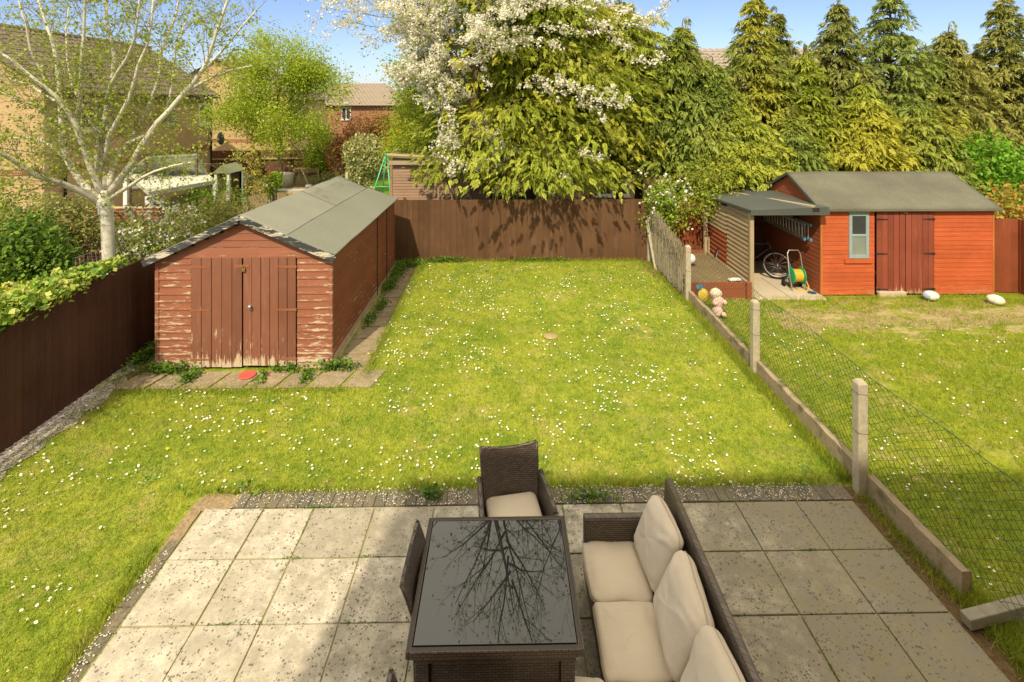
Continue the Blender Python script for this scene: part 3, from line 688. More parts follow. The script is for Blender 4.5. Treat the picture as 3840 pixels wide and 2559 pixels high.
# ladder hung flat on the red shed wall under the lean-to
ld = thing('ladder', (6.72, 11.3, 1.3), 'aluminium ladder with blue end caps hung on the red wall inside the lean-to', 'ladder')
m_bluecap = plain('blue_plastic', (.10, .28, .42), .5)
for z0 in (1.46, 1.14):
    mb = MB(); mb.bar((6.74, 11.35, z0), (6.74, 13.2, z0 + .02), .03, .055); mb.bar((6.66, 11.45, z0 - .01), (6.66, 13.2, z0 + .01), .028, .05); r = mb.build('rail', m_alu, ld, bevel=.003)
    MB().obox((6.74, 11.33, z0), (.04, .07, .065)).build('end_cap', m_bluecap, r); MB().obox((6.66, 11.43, z0 - .01), (.038, .06, .06)).build('end_cap', m_bluecap, r)
mb = MB()
for i in range(14): mb.tube([(6.745, 11.42 + i * .13, 1.14), (6.745, 11.42 + i * .13, 1.47)], .012, 6); mb.tube([(6.662, 11.5 + i * .13, 1.13), (6.662, 11.5 + i * .13, 1.46)], .011, 6)
mb.build('rungs', m_alu, ld)
for y in (11.9, 12.8): MB().box(6.69, 6.82, y, y + .02, 1.48, 1.54).build('bracket', m_black_iron, ld)

# ---- bicycle standing in the lean-to
bk = thing('bicycle', (6.35, 12.1, .03), 'dark mountain bicycle parked in the shade of the lean-to', 'bicycle')
m_tyre = plain('tyre', (.02, .02, .02), .8); m_bframe = plain('bike_frame', (.03, .03, .035), .35, .5)
bd = Vector((-.86, .50, 0)).normalized(); ax = Vector((.50, .86, 0)).normalized()
def bp(s, h, o=0): return Vector((6.38, 12.05, .03)) + bd * s + Vector((0, 0, h)) + ax * o
for s in (0, 1.05):
    c = bp(s, .33); ring = [c + bd * .305 * math.cos(t) + Vector((0, 0, .305 * math.sin(t))) for t in [2*math.pi*i/28 for i in range(28)]]
    wh = MB().tube(ring, .026, 8, True).build('wheel', m_tyre, bk)
    mb = MB(); r2 = [c + (p - c) * .9 for p in ring]; mb.tube(r2, .011, 5, True); mb.tube([c - ax * .04, c + ax * .04], .025, 8); mb.build('rim', m_alu, wh)
    mb = MB()
    for i in range(18): mb.tube([c, c + (ring[int(i * 28 / 18)] - c) * .9], .0022, 3)
    mb.build('spokes', m_alu, wh)
mb = MB(); BBp = bp(.62, .30); mb.tube([bp(.12, .68), bp(.18, .84)], .018, 8); mb.tube([bp(.15, .70), BBp], .018, 8); mb.tube([bp(.17, .80), bp(.72, .74)], .015, 8); mb.tube([bp(.76, .84), BBp], .015, 8)
mb.tube([BBp, bp(1.05, .33)], .011, 6); mb.tube([bp(.74, .76), bp(1.05, .33)], .010, 6); mb.build('frame', m_bframe, bk)
mb = MB(); mb.tube([bp(.12, .70), bp(.06, .55, .05), bp(0, .33, .05)], .014, 6); mb.tube([bp(.12, .70), bp(.06, .55, -.05), bp(0, .33, -.05)], .014, 6); mb.build('fork', m_bframe, bk)
mb = MB(); mb.tube([bp(.20, .90, -.3), bp(.16, .90, -.1), bp(.16, .88, 0), bp(.16, .90, .1), bp(.20, .90, .3)], .013, 7); mb.build('handlebar', m_bframe, bk)
mb = MB(); mb.ellipsoid(bp(.78, .90), (.07, .14, .03), 14, 8, rot=Matrix.Rotation(R(60), 3, 'Z')); mb.build('saddle', m_tyre, bk)
mb = MB(); mb.tube([BBp - ax * .08, BBp + ax * .08], .03, 10); mb.lathe([(.09, -.004), (.09, .004)], BBp + ax * .05, 20, 'x', Matrix.Rotation(R(60), 3, 'Z')); mb.bar(BBp + ax*.08, BBp + ax * .08 + bd * .12 - Vector((0,0,.12)), .02, .012); mb.obox(BBp + ax * .12 + bd * .12 - Vector((0,0,.12)), (.09, .07, .02)); mb.build('crank', m_black_iron, bk)

# ---- hose reel cart
hr = thing('hose_reel', (6.5, 11.4, .03), 'green garden hose reel with yellow hose on a steel cart frame', 'hose reel')
c = Vector((6.48, 11.42, .33)); gp = plain('green_plastic', (.02, .30, .12), .4, .4)
for sx in (-1, 1):
    MB().lathe([(.04, -.012), (.175, -.012), (.19, 0), (.175, .012), (.04, .012)], c + Vector((sx * .12, 0, 0)), 28, 'x').build('flange', gp, hr)
mb = MB()
for k in range(9):
    for q in range(1): mb.tube([c + Vector((-.09 + k * .0225, .125 * math.cos(t) , .125 * math.sin(t))) for t in [2*math.pi*i/22 for i in range(22)]], .0125, 6, True)
mb.tube([c + Vector((.1, .12, -.05)), c + Vector((.2, -.02, -.1)), c + Vector((.22, -.1, -.22)), c + Vector((.15, -.16, -.29)), c + Vector((.02, -.12, -.29)), c + Vector((-.02, .05, -.285))], .0125, 6)
mb.build('hose', plain('yellow_hose', (.62, .40, .03), .45, .4), hr)
mb = MB(); L, Rr = c.x - .155, c.x + .155
mb.tube([(L, 11.30, .04), (L, 11.42, .36), (L + .01, 11.52, .78), (L + .05, 11.54, .85), (Rr - .05, 11.54, .85), (Rr - .01, 11.52, .78), (Rr, 11.42, .36), (Rr, 11.30, .04)], .013, 8)
mb.tube([(L, 11.42, .36), (L - .01, 11.60, .06)], .012, 6); mb.tube([(Rr, 11.42, .36), (Rr + .01, 11.60, .06)], .012, 6); mb.tube([(L, 11.42, .33), (Rr, 11.42, .33)], .012, 6); mb.build('cart_frame', m_steel, hr)
for sx in (L - .03, Rr + .03): MB().lathe([(.02, -.018), (.07, -.018), (.075, 0), (.07, .018), (.02, .018)], (sx, 11.6, .105), 18, 'x').build('wheel', m_tyre, hr)
# small things on the slab
tag(MB().obox((6.68, 11.12, .05), (.10, .06, .03)).ellipsoid((6.62, 11.15, .06), (.05, .03, .03), 10, 6).tube([(6.66, 11.12, .06), (6.7, 11.1, .16)], .008, 5).build('garden_sprinkler', plain('dark_blue_plastic', (.04, .07, .12), .5)),
    'small dark sprinkler on the concrete by the red shed corner', 'sprinkler')

# ---- the house behind the camera, whose shadow lies over the patio
oh = thing('own_house', (6, -4, 0), 'brick house with eaves above the patio, behind the camera', 'house')
MB().box(-2.70, 16, -8.3, -.4, -.02, 6.30).build('walls', m_brick_y, oh)
mb = MB(); mb.prism([(-2.75, -.24, 6.36), (-2.75, -8.5, 6.36), (-2.75, -4.4, 8.3)], (18.9, 0, 0)); mb.build('roof', m_tile, oh)
MB().box(-2.75, 16.1, -.23, -.12, 6.30, 6.40).build('gutter', m_black_iron, oh)

# ---- neighbouring brick houses
def tiled_roof(mb, e0, e1, r0, r1, course=.32, lift=.03):
    """stepped tile courses from the eave line e0-e1 up to the ridge line r0-r1"""
    e0, e1, r0, r1 = map(Vector, (e0, e1, r0, r1)); n = int((r0 - e0).length / course); nr = (e1 - e0).cross(r0 - e0).normalized()
    if nr.z < 0: nr = -nr
    for i in range(n):
        a, b = i / n, (i + 1) / n + .01; mb.ct = random.random()
        A, B, Cc, Dd = e0.lerp(r0, a), e1.lerp(r1, a), e1.lerp(r1, b), e0.lerp(r0, b)
        k = max(2, int((B - A).length / .3))
        for q in range(k):
            mb.ct = random.random(); A2, B2, C2, D2 = A.lerp(B, q / k), A.lerp(B, (q + .96) / k), Dd.lerp(Cc, (q + .96) / k), Dd.lerp(Cc, q / k); M1, M2 = A2.lerp(B2, .5), D2.lerp(C2, .5)
            mb.add([A2 + nr*lift*.7, M1 + nr*(lift + .035), B2 + nr*lift*.7, C2 + nr*.004, M2 + nr*.03, D2 + nr*.004, A2 - nr*.02, B2 - nr*.02], [(0,1,4,5), (1,2,3,4), (6,7,2,1,0)])
    mb.ct = .5
def win(parent, o, ux, wd, z0, z1, out, bars=(.5,), frame=.06, gm=None):
    """window: o is the lower corner in plan, ux along the wall, out the outward normal"""
    o, ux, out = Vector((o[0], o[1], 0)), Vector((ux[0], ux[1], 0)).normalized(), Vector((out[0], out[1], 0)).normalized(); mb = MB()
    def bx(s0, s1, a, b, d0=.0, d1=.05):
        p = [o + ux*s0 + out*d0, o + ux*s1 + out*d0, o + ux*s1 + out*d1, o + ux*s0 + out*d1]
        mb.add([q + Vector((0,0,a)) for q in p] + [q + Vector((0,0,b)) for q in p], [(0,3,2,1), (4,5,6,7), (0,1,5,4), (1,2,6,5), (2,3,7,6), (3,0,4,7)])
    bx(0, frame, z0, z1); bx(wd - frame, wd, z0, z1); bx(frame, wd - frame, z0, z0 + frame); bx(frame, wd - frame, z1 - frame, z1)
    for b in bars: bx(wd * b - frame * .45, wd * b + frame * .45, z0 + frame, z1 - frame, 0, .045)
    bx(-.05, wd + .05, z0 - .07, z0 - .001, 0, .09)
    w_ = mb.build('window', m_white, parent); mb = MB(); bx(frame * .5, wd - frame * .5, z0 + frame * .5, z1 - frame * .5, .012, .02); mb.build('pane', gm or m_glass, w_)
    return w_

h1 = thing('brick_house', (-17.5, 21.4, 0), 'buff brick house with brown tiled roof seen through the birch', 'house')
HX, HX0, HY0, HY1 = -14.4, -20.8, 16.9, 26.0
MB().box(HX - .3, HX, HY0 + .002, HY1, -.03, 4.45).build('side_wall', m_brick_x, h1)
mb = MB(); mb.prism([(HX0, HY0, -.03), (HX - .0, HY0, -.03), (HX, HY0, 4.45), (-17.6, HY0, 6.6), (HX0, HY0, 4.45)], (0, -.25, 0)); mb.build('gable_wall', m_brick_y, h1)
mb = MB(); mb.prism([(HX0, HY1, -.03), (HX - .301, HY1, -.03), (HX, HY1, 4.45), (-17.6, HY1, 6.6), (HX0, HY1, 4.45)], (0, .25, 0)); mb.build('gable_wall', m_brick_y, h1)
MB().box(HX0, HX0 + .3, HY0, HY1, -.03, 4.45).build('side_wall', m_brick_x, h1)
MB().box(HX + .001, HX + .012, HY0, HY1, 1.82, 2.03).build('brick_band', m_redbrick_x, h1); MB().box(HX0, HX, HY0 - .262, HY0 - .251, 1.82, 2.03).build('brick_band', m_redbrick_y, h1)
mb = MB(); tiled_roof(mb, (HX + .3, HY0 - .4, 4.42), (HX + .3, HY1 + .35, 4.42), (-17.6, HY0 - .4, 6.78), (-17.6, HY1 + .35, 6.78)); tiled_roof(mb, (HX0 - .3, HY1 + .35, 4.42), (HX0 - .3, HY0 - .4, 4.42), (-17.6, HY1 + .35, 6.78), (-17.6, HY0 - .4, 6.78))
mb.tube([(-17.6, HY0 - .4, 6.8), (-17.6, HY1 + .35, 6.8)], .1, 8); rf = mb.build('roof', m_tile, h1)
MB().box(HX + .18, HX + .32, HY0 - .3, HY1 + .3, 4.27, 4.38).build('gutter', m_black_iron, h1)
MB().tube([(HX + .08, HY0 + .45, 4.27), (HX + .08, HY0 + .45, 0)], .045, 8).build('drainpipe', m_black_iron, h1); MB().tube([(HX + .08, HY1 - .1, 4.27), (HX + .08, HY1 - .1, 0)], .045, 8).build('drainpipe', m_black_iron, h1)
win(h1, (HX, 17.95), (0, 1), 1.35, 3.15, 4.24, (1, 0), (.55,), .11); win(h1, (HX, 22.6), (0, 1), .6, 3.15, 4.1, (1, 0), (), gm=m_glass_pale); win(h1, (HX, 24.9), (0, 1), 1.05, 3.05, 4.05, (1, 0), (.5,), .1); win(h1, (HX, 20.0), (0, 1), 1.0, .8, 1.7, (1, 0))
mb = MB(); mb.lathe([(.02, 0), (.30, .05), (.33, .09), (.31, .09), (.02, .03)], (HX + .35, 26.1, 2.3), 20, 'y', Matrix.Rotation(R(-35), 3, 'Z')); mb.tube([(HX, 26.1, 2.2), (HX + .3, 26.1, 2.3)], .02, 6); mb.build('satellite_dish', plain('dish_grey', (.12, .13, .13), .5), h1)

h2 = thing('brick_house', (-16, 31, 0), 'buff brick gabled house behind the bright green tree', 'house')
mb = MB(); mb.prism([(-20.5, 31, -.03), (-12.5, 31, -.03), (-12.5, 31, 4.3), (-16.8, 31, 6.5), (-20.5, 31, 4.5)], (0, .3, 0)); mb.build('gable_wall', m_brick_y, h2)
MB().box(-12.8, -12.5, 31.3, 37, -.03, 4.3).build('side_wall', m_brick_x, h2)
MB().box(-20.5, -12.5, 30.985, 30.999, 1.7, 1.9).build('brick_band', m_redbrick_y, h2)
mb = MB(); tiled_roof(mb, (-12.2, 30.8, 4.2), (-12.2, 37.3, 4.2), (-16.8, 30.8, 6.6), (-16.8, 37.3, 6.6)); tiled_roof(mb, (-20.8, 37.3, 4.3), (-20.8, 30.8, 4.3), (-16.8, 37.3, 6.6), (-16.8, 30.8, 6.6)); mb.build('roof', m_tile, h2)
win(h2, (-14.2, 31), (1, 0), .8, 3.0, 3.9, (0, -1))
h3 = thing('brick_house', (-12, 43, 0), 'distant red brick house with grey-brown hipped roof and small white dormer windows', 'house')
MB().box(-17.5, -8.5, 43, 49, -.03, 3.75).build('wall', m_redbrick_y, h3)
mb = MB(); tiled_roof(mb, (-17.9, 42.6, 3.75), (-8.1, 42.6, 3.75), (-14.6, 46, 5.65), (-10.4, 46, 5.65), .28); tiled_roof(mb, (-8.1, 42.6, 3.75), (-8.1, 49.4, 3.75), (-10.4, 46, 5.65), (-10.4, 46.05, 5.65), .28); tiled_roof(mb, (-17.9, 49.4, 3.75), (-17.9, 42.6, 3.75), (-14.6, 46.05, 5.65), (-14.6, 46, 5.65), .28); mb.build('roof', m_tile_pale, h3)
for x in (-16.3, -13.2): win(h3, (x, 43), (1, 0), .75, 2.6, 3.6, (0, -1)); MB().prism([(x - .1, 42.9, 3.7), (x + .85, 42.9, 3.7), (x + .37, 42.9, 4.1)], (0, .5, 0)).build('dormer_gable', m_white, h3)
h4 = thing('brick_house', (8, 24, 0), 'pale brick house behind the conifers with light tiled roof', 'house')
MB().box(2.2, 16, 22, 22.3, -.03, 4.1).build('wall', m_brick_y, h4); MB().box(2.2, 2.5, 22.3, 30, -.03, 4.1).build('side_wall', m_brick_x, h4)
mb = MB(); tiled_roof(mb, (1.9, 21.6, 4.0), (16.3, 21.6, 4.0), (3.6, 26, 6.75), (16.3, 26, 6.75)); mb.build('roof', m_tile_pale, h4)
win(h4, (3.95, 22), (1, 0), 1.4, .15, 1.75, (0, -1), (.5,), .09); win(h4, (7.2, 22), (1, 0), 1.1, .5, 1.6, (0, -1)); win(h4, (9.6, 22), (1, 0), 1.1, .5, 1.6, (0, -1))

# ================================================================== FENCES
def board_fence(name, a, b, h, bw, mat, label, out, posts=2.4, cap=False, step=.012, rail=True, cat='fence', rag=.01):
    a, b = Vector(a + (0,)), Vector(b + (0,)); L = (b - a).length; d = (b - a).normalized(); o = Vector((out[0], out[1], 0)); t = thing(name, a, label, cat); mb = MB()
    n = int(L / bw)
    for i in range(n):
        p, q = a + d * (L * i / n), a + d * (L * (i + 1) / n + .012); mb.ct = random.random(); hh = h + random.uniform(-rag, rag)
        f0, f1 = .004 + random.uniform(0, .004), step + .006 + random.uniform(0, .006)
        v = [p + o*f0, q + o*f1, q + o*(f1 + .006), p + o*(f0 + .012)]; v = [Vector(x) for x in v]
        mb.add([x + Vector((0,0,.02)) for x in v] + [x + Vector((0,0,hh)) for x in v], [(0,1,2,3), (7,6,5,4), (0,4,5,1), (1,5,6,2), (2,6,7,3), (3,7,4,0)])
    mb.build('boards', mat, t)
    k = max(1, round(L / posts))
    for i in range(k + 1):
        p = a + d * (L * i / k) - o * .06; MB().obox(p + Vector((0, 0, h * .48)), (.09, .09, h * .96 + .04)).build('post', mat, t)
    if rail:
        for z in (.3, h * .55, h - .2): MB().bar(a - o * .03 + Vector((0,0,z)), b - o * .03 + Vector((0,0,z)), .05, .07).build('rail', mat, t)
    return t
lf = board_fence('wooden_fence', (-5.98, 2.0), (-5.98, 13.6), 1.58, .105, m_fence_l, 'dark chestnut close-board fence running along the left of the garden', (1, 0), step=.03, rag=.012)
bf = board_fence('wooden_fence', (-5.9, 13.66), (3.74, 13.66), 1.60, .14, m_fence_b, 'plain brown board fence across the far end of the daisy lawn', (0, -1), step=.014, rag=.004)
ob = board_fence('wooden_fence', (3.95, 13.66), (5.22, 13.66), 1.58, .14, m_fence_r, 'short rust-red fence panel behind the blossoming apple tree', (0, -1), step=.008)
rf_ = board_fence('wooden_fence', (10.63, 11.25), (11.15, 11.15), 1.62, .12, m_fence_r, 'narrow red-brown fence panel joined to the end of the red shed', (0, -1), posts=1.2)
r2_ = board_fence('wooden_fence', (11.2, 11.2), (11.2, 4.0), 1.62, .12, m_fence_r, 'red-brown close-board fence on the far right side of the next garden', (-1, 0), step=.022)
ff = board_fence('wooden_fence', (-16, 28.6), (-5.5, 29.6), 1.45, .13, m_far_fence, 'distant dark board fence behind the garden table and chairs', (0, -1), step=.01)
MB().bar((-16, 28.5, 1.0), (-5.5, 29.5, 1.0), .05, .08).build('rail', m_plank, ff)
# bent stake and grey prop at the far end of the netting fence
def cpost(mb, x, y, h, w=.105):
    k = .03; a = w / 2
    for (z0, z1, s0, s1) in ((-.02, h - k, 1, 1), (h - k, h, 1, .6)):
        v = [(-a*s0, -a*s0), (a*s0, -a*s0), (a*s0, a*s0), (-a*s0, a*s0)]; u = [(-a*s1, -a*s1), (a*s1, -a*s1), (a*s1, a*s1), (-a*s1, a*s1)]
        mb.add([(x+p, y+q, z0) for p, q in v] + [(x+p, y+q, z1) for p, q in u], [(0,1,5,4), (1,2,6,5), (2,3,7,6), (3,0,4,7), (4,5,6,7)])
nf = thing('netting_fence', (3.84, 5.5, 0), 'green chain-link netting on concrete posts with a low concrete kerb between the gardens', 'fence')
for y, h, x in ((2.75, 1.2, 3.86), (5.52, 1.21, 3.82), (7.93, 1.14, 3.86), (10.84, 1.17, 3.86), (13.5, 1.2, 3.80)):
    mb = MB(); cpost(mb, x, y, h); p_ = mb.build('post', m_concrete, nf, bevel=.008)
    mb = MB()
    for z in (h - .13, h * .55): mb.tube([(x - .052, y - .052, z), (x + .052, y - .052, z - .01), (x + .052, y + .052, z), (x - .052, y + .052, z)], .0035, 4, True)
    mb.build('tie_wire', m_black_iron, p_)
kb = MB()
for (y0, y1) in ((4.32, 5.46), (5.58, 7.87), (7.99, 10.78), (10.9, 13.4)):
    kb.ct = random.random(); n = 16; vs = []
    for i in range(n + 1):
        y = y0 + (y1 - y0) * i / n; j = .006 * random.random(); hz = .215 + .025 * random.random()
        vs += [(3.855 - j, y, -.02), (3.86 - j, y, hz), (3.935 + j, y, hz), (3.94 + j, y, -.02)]
    kb.add(vs, [(4*i+k, 4*i+k+1, 4*i+k+5, 4*i+k+4) for i in range(n) for k in range(3)] + [(0,1,2,3), (4*n+3, 4*n+2, 4*n+1, 4*n)])
n_ = NT('mossy_kerb'); f = n_.noise(14, 5, None, .7); bx_ = n_.noise(5, 4, n_.mapv(n_.obj(), loc=(3, 3, 3)))
m_kerb = n_.done(n_.mix(n_.ramp(bx_, [(.5, 0.), (.66, .7)]), n_.mix(f, (.42, .34, .22), (.26, .20, .12)), (.09, .10, .04)), .95, n_.bump(f, .8, .02), .1)
kb.build('kerb', m_kerb, nf)
# the net: diamond mesh of thin wire, sagging a little between posts, bulging towards the next garden
net = MB(); dy, dz = .052, .040; rows = 24
def npos(y, k):
    z = .25 + k * dz * 1.03; s = 0
    for (a, b) in ((2.75, 5.52), (5.52, 7.93), (7.93, 10.84)):
        if a <= y <= b: s = math.sin((y - a) / (b - a) * math.pi)
    f = k / rows
    return Vector((3.915 + .05 * s * f + .07 * s * f * f + .012 * mnoise.noise(Vector((y * 3, k * .4, 0))), y + .03 * mnoise.noise(Vector((y, k * .3, 7))), z * (1 - .03 * s * f) + .015 * mnoise.noise(Vector((y * 1.5, k * .2, 3)))))
nyc = int((10.8 - 2.8) / dy)
for j in range(nyc):
    for sg in (0, 1):
        if (j + sg) % 1 == 0:
            pts = []
            for k in range(rows + 1):
                off = ((k + sg) % 2) * dy * .94
                pts.append(npos(2.8 + j * dy + (off if sg == 0 else off), k))
            if sg == (j % 2): net.tube(pts, .0026, 3, caps=False)
for k in (0, rows // 2, rows):
    net.tube([npos(2.8 + i * .16, k) for i in range(50)], .0042 if k == rows else .003, 4, caps=False)
net.build('wire_mesh', m_wire, nf)
# willow screen on the far bay
ws = MB()
for i in range(1300):
    y = 11.0 + 2.15 * random.random(); h0 = .08 + .2 * random.random(); h1 = 1.05 + .35 * (y - 11) / 2.2 + random.gauss(0, .06); x = 3.80 + random.uniform(-.05, .02)
    ws.ct = random.random(); ws.tube([(x, y, h0), (x + random.gauss(0, .015), y + random.gauss(0, .02), (h0 + h1) / 2), (x + random.gauss(0, .03), y + random.gauss(0, .09), h1)], .0038, 3, caps=False)
n_ = NT('willow'); t_ = n_.attr(); m_willow = n_.done(n_.mix(t_, (.20, .17, .10), (.44, .38, .26)), .85)
tag(ws.build('willow_screen', m_willow), 'ragged grey willow screen tied to the far bay of the netting', 'screen')
tag(MB().bar((3.76, 12.75, -.02), (3.72, 13.45, 1.08), .075, .075, (1, 0, 0)).build('prop', m_concrete, None, bevel=.006), 'leaning concrete prop at the far end of the netting fence', 'prop')
tag(MB().bar((3.67, 4.08, .07), (5.0, 4.20, .24), .09, .09).build('prop', m_old_conc, None, bevel=.008), 'fallen concrete prop jutting over the kerb at the near corner of the patio', 'prop')
mb = MB(); mb.box(5.13, 5.21, 13.2, 13.3, 0, 1.45); mb.box(5.17, 5.20, 13.05, 13.1, 0, .75); tag(mb.build('timber_post', m_plank), 'pair of old timber stakes beside the lean-to wall', 'post')
# ================================================================== GARDEN FURNITURE
def sheet_fn(mb, fn, nu, nv, th, nrm):
    """thick curved sheet from fn(u, v)"""
    A = [[Vector(fn(i / nu, j / nv)) for i in range(nu + 1)] for j in range(nv + 1)]; o = len(mb.v); w_ = nu + 1; m = w_ * (nv + 1)
    n = Vector(nrm).normalized() * th
    vs = [p for r in A for p in r] + [p + n for r in A for p in r]; fs = []
    for j in range(nv):
        for i in range(nu):
            a = j*w_ + i; fs += [(a, a+1, a+w_+1, a+w_), (m+a+w_, m+a+w_+1, m+a+1, m+a)]
    for i in range(nu): fs += [(i+1, i, m+i, m+i+1), (nv*w_+i, nv*w_+i+1, m+nv*w_+i+1, m+nv*w_+i)]
    for j in range(nv): fs += [(j*w_, (j+1)*w_, m+(j+1)*w_, m+j*w_), ((j+1)*w_+nu, j*w_+nu, m+j*w_+nu, m+(j+1)*w_+nu)]
    mb.add(vs, fs, False)
def make_chair():
    t = thing('wicker_armchair', (0, 0, 0), 'x', 'armchair', 'wicker armchairs around the glass table')
    bk_ = MB()
    def back(u, v):
        x = (u - .5) * (.50 + .05 * v); return (x, .235 + .075 * v * v - .30 * (u - .5) ** 2 * (1 - .8 * v), .30 + .50 * v + .16 * (u - .5) ** 2 * v)
    sheet_fn(bk_, back, 12, 10, .025, (0, 1, 0)); bk_.tube([Vector(back(i / 14, 1)) + Vector((0, .012, .002)) for i in range(15)], .017, 6)
    for u in (0, 1): bk_.tube([Vector(back(u, j / 8)) + Vector((0, .012, 0)) for j in range(9)], .014, 6)
    bk_.build('backrest', m_wicker, t)
    for s in (-1, 1):
        a = MB()
        def arm(u, v): return (s * (.265 + .03 * u + .015 * v), .22 - .46 * u, .28 + (.335 - .04 * u - .02 * u * u) * v)
        sheet_fn(a, arm, 8, 5, .03, (s, 0, 0)); a.tube([Vector(arm(i / 10, 1)) + Vector((s * .015, 0, 0)) for i in range(11)], .024, 8); a.tube([Vector(arm(1, j / 5)) + Vector((s * .015, 0, 0)) for j in range(6)], .02, 6)
        a.build('armrest', m_wicker, t)
    MB().box(-.265, .265, -.235, .235, .28, .36).build('seat', m_wicker, t, bevel=.01)
    c = MB(); c.ellipsoid((0, -.01, .40), (.245, .235, .05), 36, 14, .55, .22, fn=lambda p: p + Vector((0, 0, .012 * mnoise.noise(p * 9) - (.012 if abs(p.x - .03 * math.sin(p.y * 20)) < .012 and p.z > 0 else 0))))
    cu = c.build('seat_cushion', m_cushion, t)
    for sx in (-1, 1):
        for sy in (-1, 1): MB().bar((sx * .235, sy * .205, .0), (sx * .24, sy * .21, .29), .045, .045, (0, 1, 0)).build('leg', m_wicker_t, t, bevel=.005)
    return t
ch = make_chair(); GZ = .031
ch.location = (.105, 4.74, GZ); ch.rotation_euler.z = R(9); ch['label'] = 'brown wicker armchair with cream seat cushion, at the lawn end of the glass table'
c2 = copy_tree(ch); c2.location = (-.375, 3.85, GZ); c2.rotation_euler.z = R(88); c2['label'] = 'wicker armchair tucked under the left side of the table, its curved back seen edge-on'
c3 = copy_tree(ch); c3.location = (-.33, 2.80, GZ); c3.rotation_euler.z = R(93); c3['label'] = 'wicker armchair at the bottom edge, only a corner of its back in view'

tb = thing('dining_table', (-.05, 3.85, GZ), 'square wicker dining table with black glass top reflecting branches', 'table')
MB().box(-.575, .475, 3.35, 4.335, .700, .712).build('glass_top', m_table_glass, tb, bevel=.002)
mb = MB()
for (a, b) in (((-.59, 3.325), (.49, 3.325)), ((-.59, 4.36), (.49, 4.36)), ((-.60, 3.31), (-.60, 4.375)), ((.50, 3.31), (.50, 4.375))): mb.bar((a[0], a[1], .685), (b[0], b[1], .685), .036, .055)
mb.build('rim', m_wicker_t, tb, bevel=.008)
mb = MB(); mb.box(-.57, .47, 3.345, 4.34, .60, .695); mb.build('apron', m_wicker, tb)
for x in (-.52, .42):
    for y in (3.40, 4.29): MB().box(x - .045, x + .045, y - .045, y + .045, .03, .60).build('leg', m_wicker, tb, bevel=.006)
# low wicker drum between the legs, the base of the table
MB().box(-.474, .374, 3.385, 4.30, .03, .598).build('base', m_wicker, tb, bevel=.01)

so = thing('corner_sofa', (1.1, 3.6, GZ), 'L-shaped brown wicker garden sofa with cream cushions', 'sofa')
MB().box(.70, 1.45, 2.3, 4.52, .09, .30).build('seat_base', m_wicker, so, bevel=.01)
MB().box(.06, .699, 2.6, 3.40, .09, .30).build('seat_base', m_wicker, so, bevel=.01)
mb = MB(); mb.prism([(1.40, 2.0, .10), (1.47, 2.0, .10), (1.50, 2.0, .83), (1.43, 2.0, .83)], (0, 2.60, 0)); mb.tube([(1.465, 2.0, .83), (1.465, 4.60, .83)], .034, 8); mb.build('backrest', m_wicker, so, bevel=.008)
mb = MB(); mb.box(.70, 1.42, 4.47, 4.56, .12, .57); mb.tube([(.70, 4.515, .565), (1.42, 4.515, .565)], .045, 10); mb.build('armrest', m_wicker, so, bevel=.012)
for x, y in ((.75, 4.5), (1.42, 4.5), (.75, 2.7), (1.42, 2.4), (.12, 2.7), (.12, 3.34)): MB().box(x - .03, x + .03, y - .03, y + .03, 0, .10).build('foot', m_black_iron, so)
def cushion(name, c, r, rot=None, seed=0, e=(.5, .2), wr=.012, parent=so):
    mb = MB()
    def f(p):
        q = Vector((p.x / r[0], p.y / r[1], p.z / r[2])); k = 1 - .16 * (q.x * q.x) * (q.y * q.y)
        return Vector((p.x, p.y, p.z * k * (1 - .22 * max(abs(q.x), abs(q.y)) ** 4))) + Vector((1, 1, 1)) * wr * mnoise.noise(Vector((p.x * 6 + seed, p.y * 6, p.z * 4))) + Vector((0, 0, wr * .9 * mnoise.noise(Vector((p.x * 22 + seed, p.y * 9, 2)))))
    mb.ellipsoid(c, r, 56, 22, e[0], e[1], rot, f); o = mb.build(name, m_cushion, parent)
    mb = MB(); ring = []
    for i in range(72):
        t = 2 * math.pi * i / 72; sg = lambda v: math.copysign(abs(v) ** e[1], v)
        for_z = Vector((r[0] * sg(math.cos(t)) * 1.004, r[1] * sg(math.sin(t)) * 1.004, 0)); p = f(for_z); ring.append(Vector(c) + (rot @ p if rot else p))
    mb.tube(ring, .0055, 5, True); mb.build('piping', m_piping, o); return o
cushion('seat_cushion', (.92, 4.235, .36), (.245, .272, .065), seed=1); cushion('seat_cushion', (.92, 3.69, .36), (.248, .277, .065), seed=2)
cushion('seat_cushion', (1.02, 3.12, .355), (.33, .29, .065), seed=3); cushion('seat_cushion', (.38, 3.16, .36), (.31, .30, .068), seed=4)
def lean(az, tilt): return Matrix.Rotation(R(az), 3, 'Z') @ Matrix.Rotation(R(tilt), 3, 'Y')
cushion('back_cushion', (1.25, 4.19, .635), (.235, .265, .105), lean(4, -68), 5, (.62, .3), .016)
cushion('back_cushion', (1.24, 3.61, .64), (.24, .30, .115), lean(-5, -65), 6, (.62, .3), .016)
cushion('back_cushion', (1.25, 3.03, .65), (.25, .28, .12), lean(3, -66), 7, (.62, .3), .016)

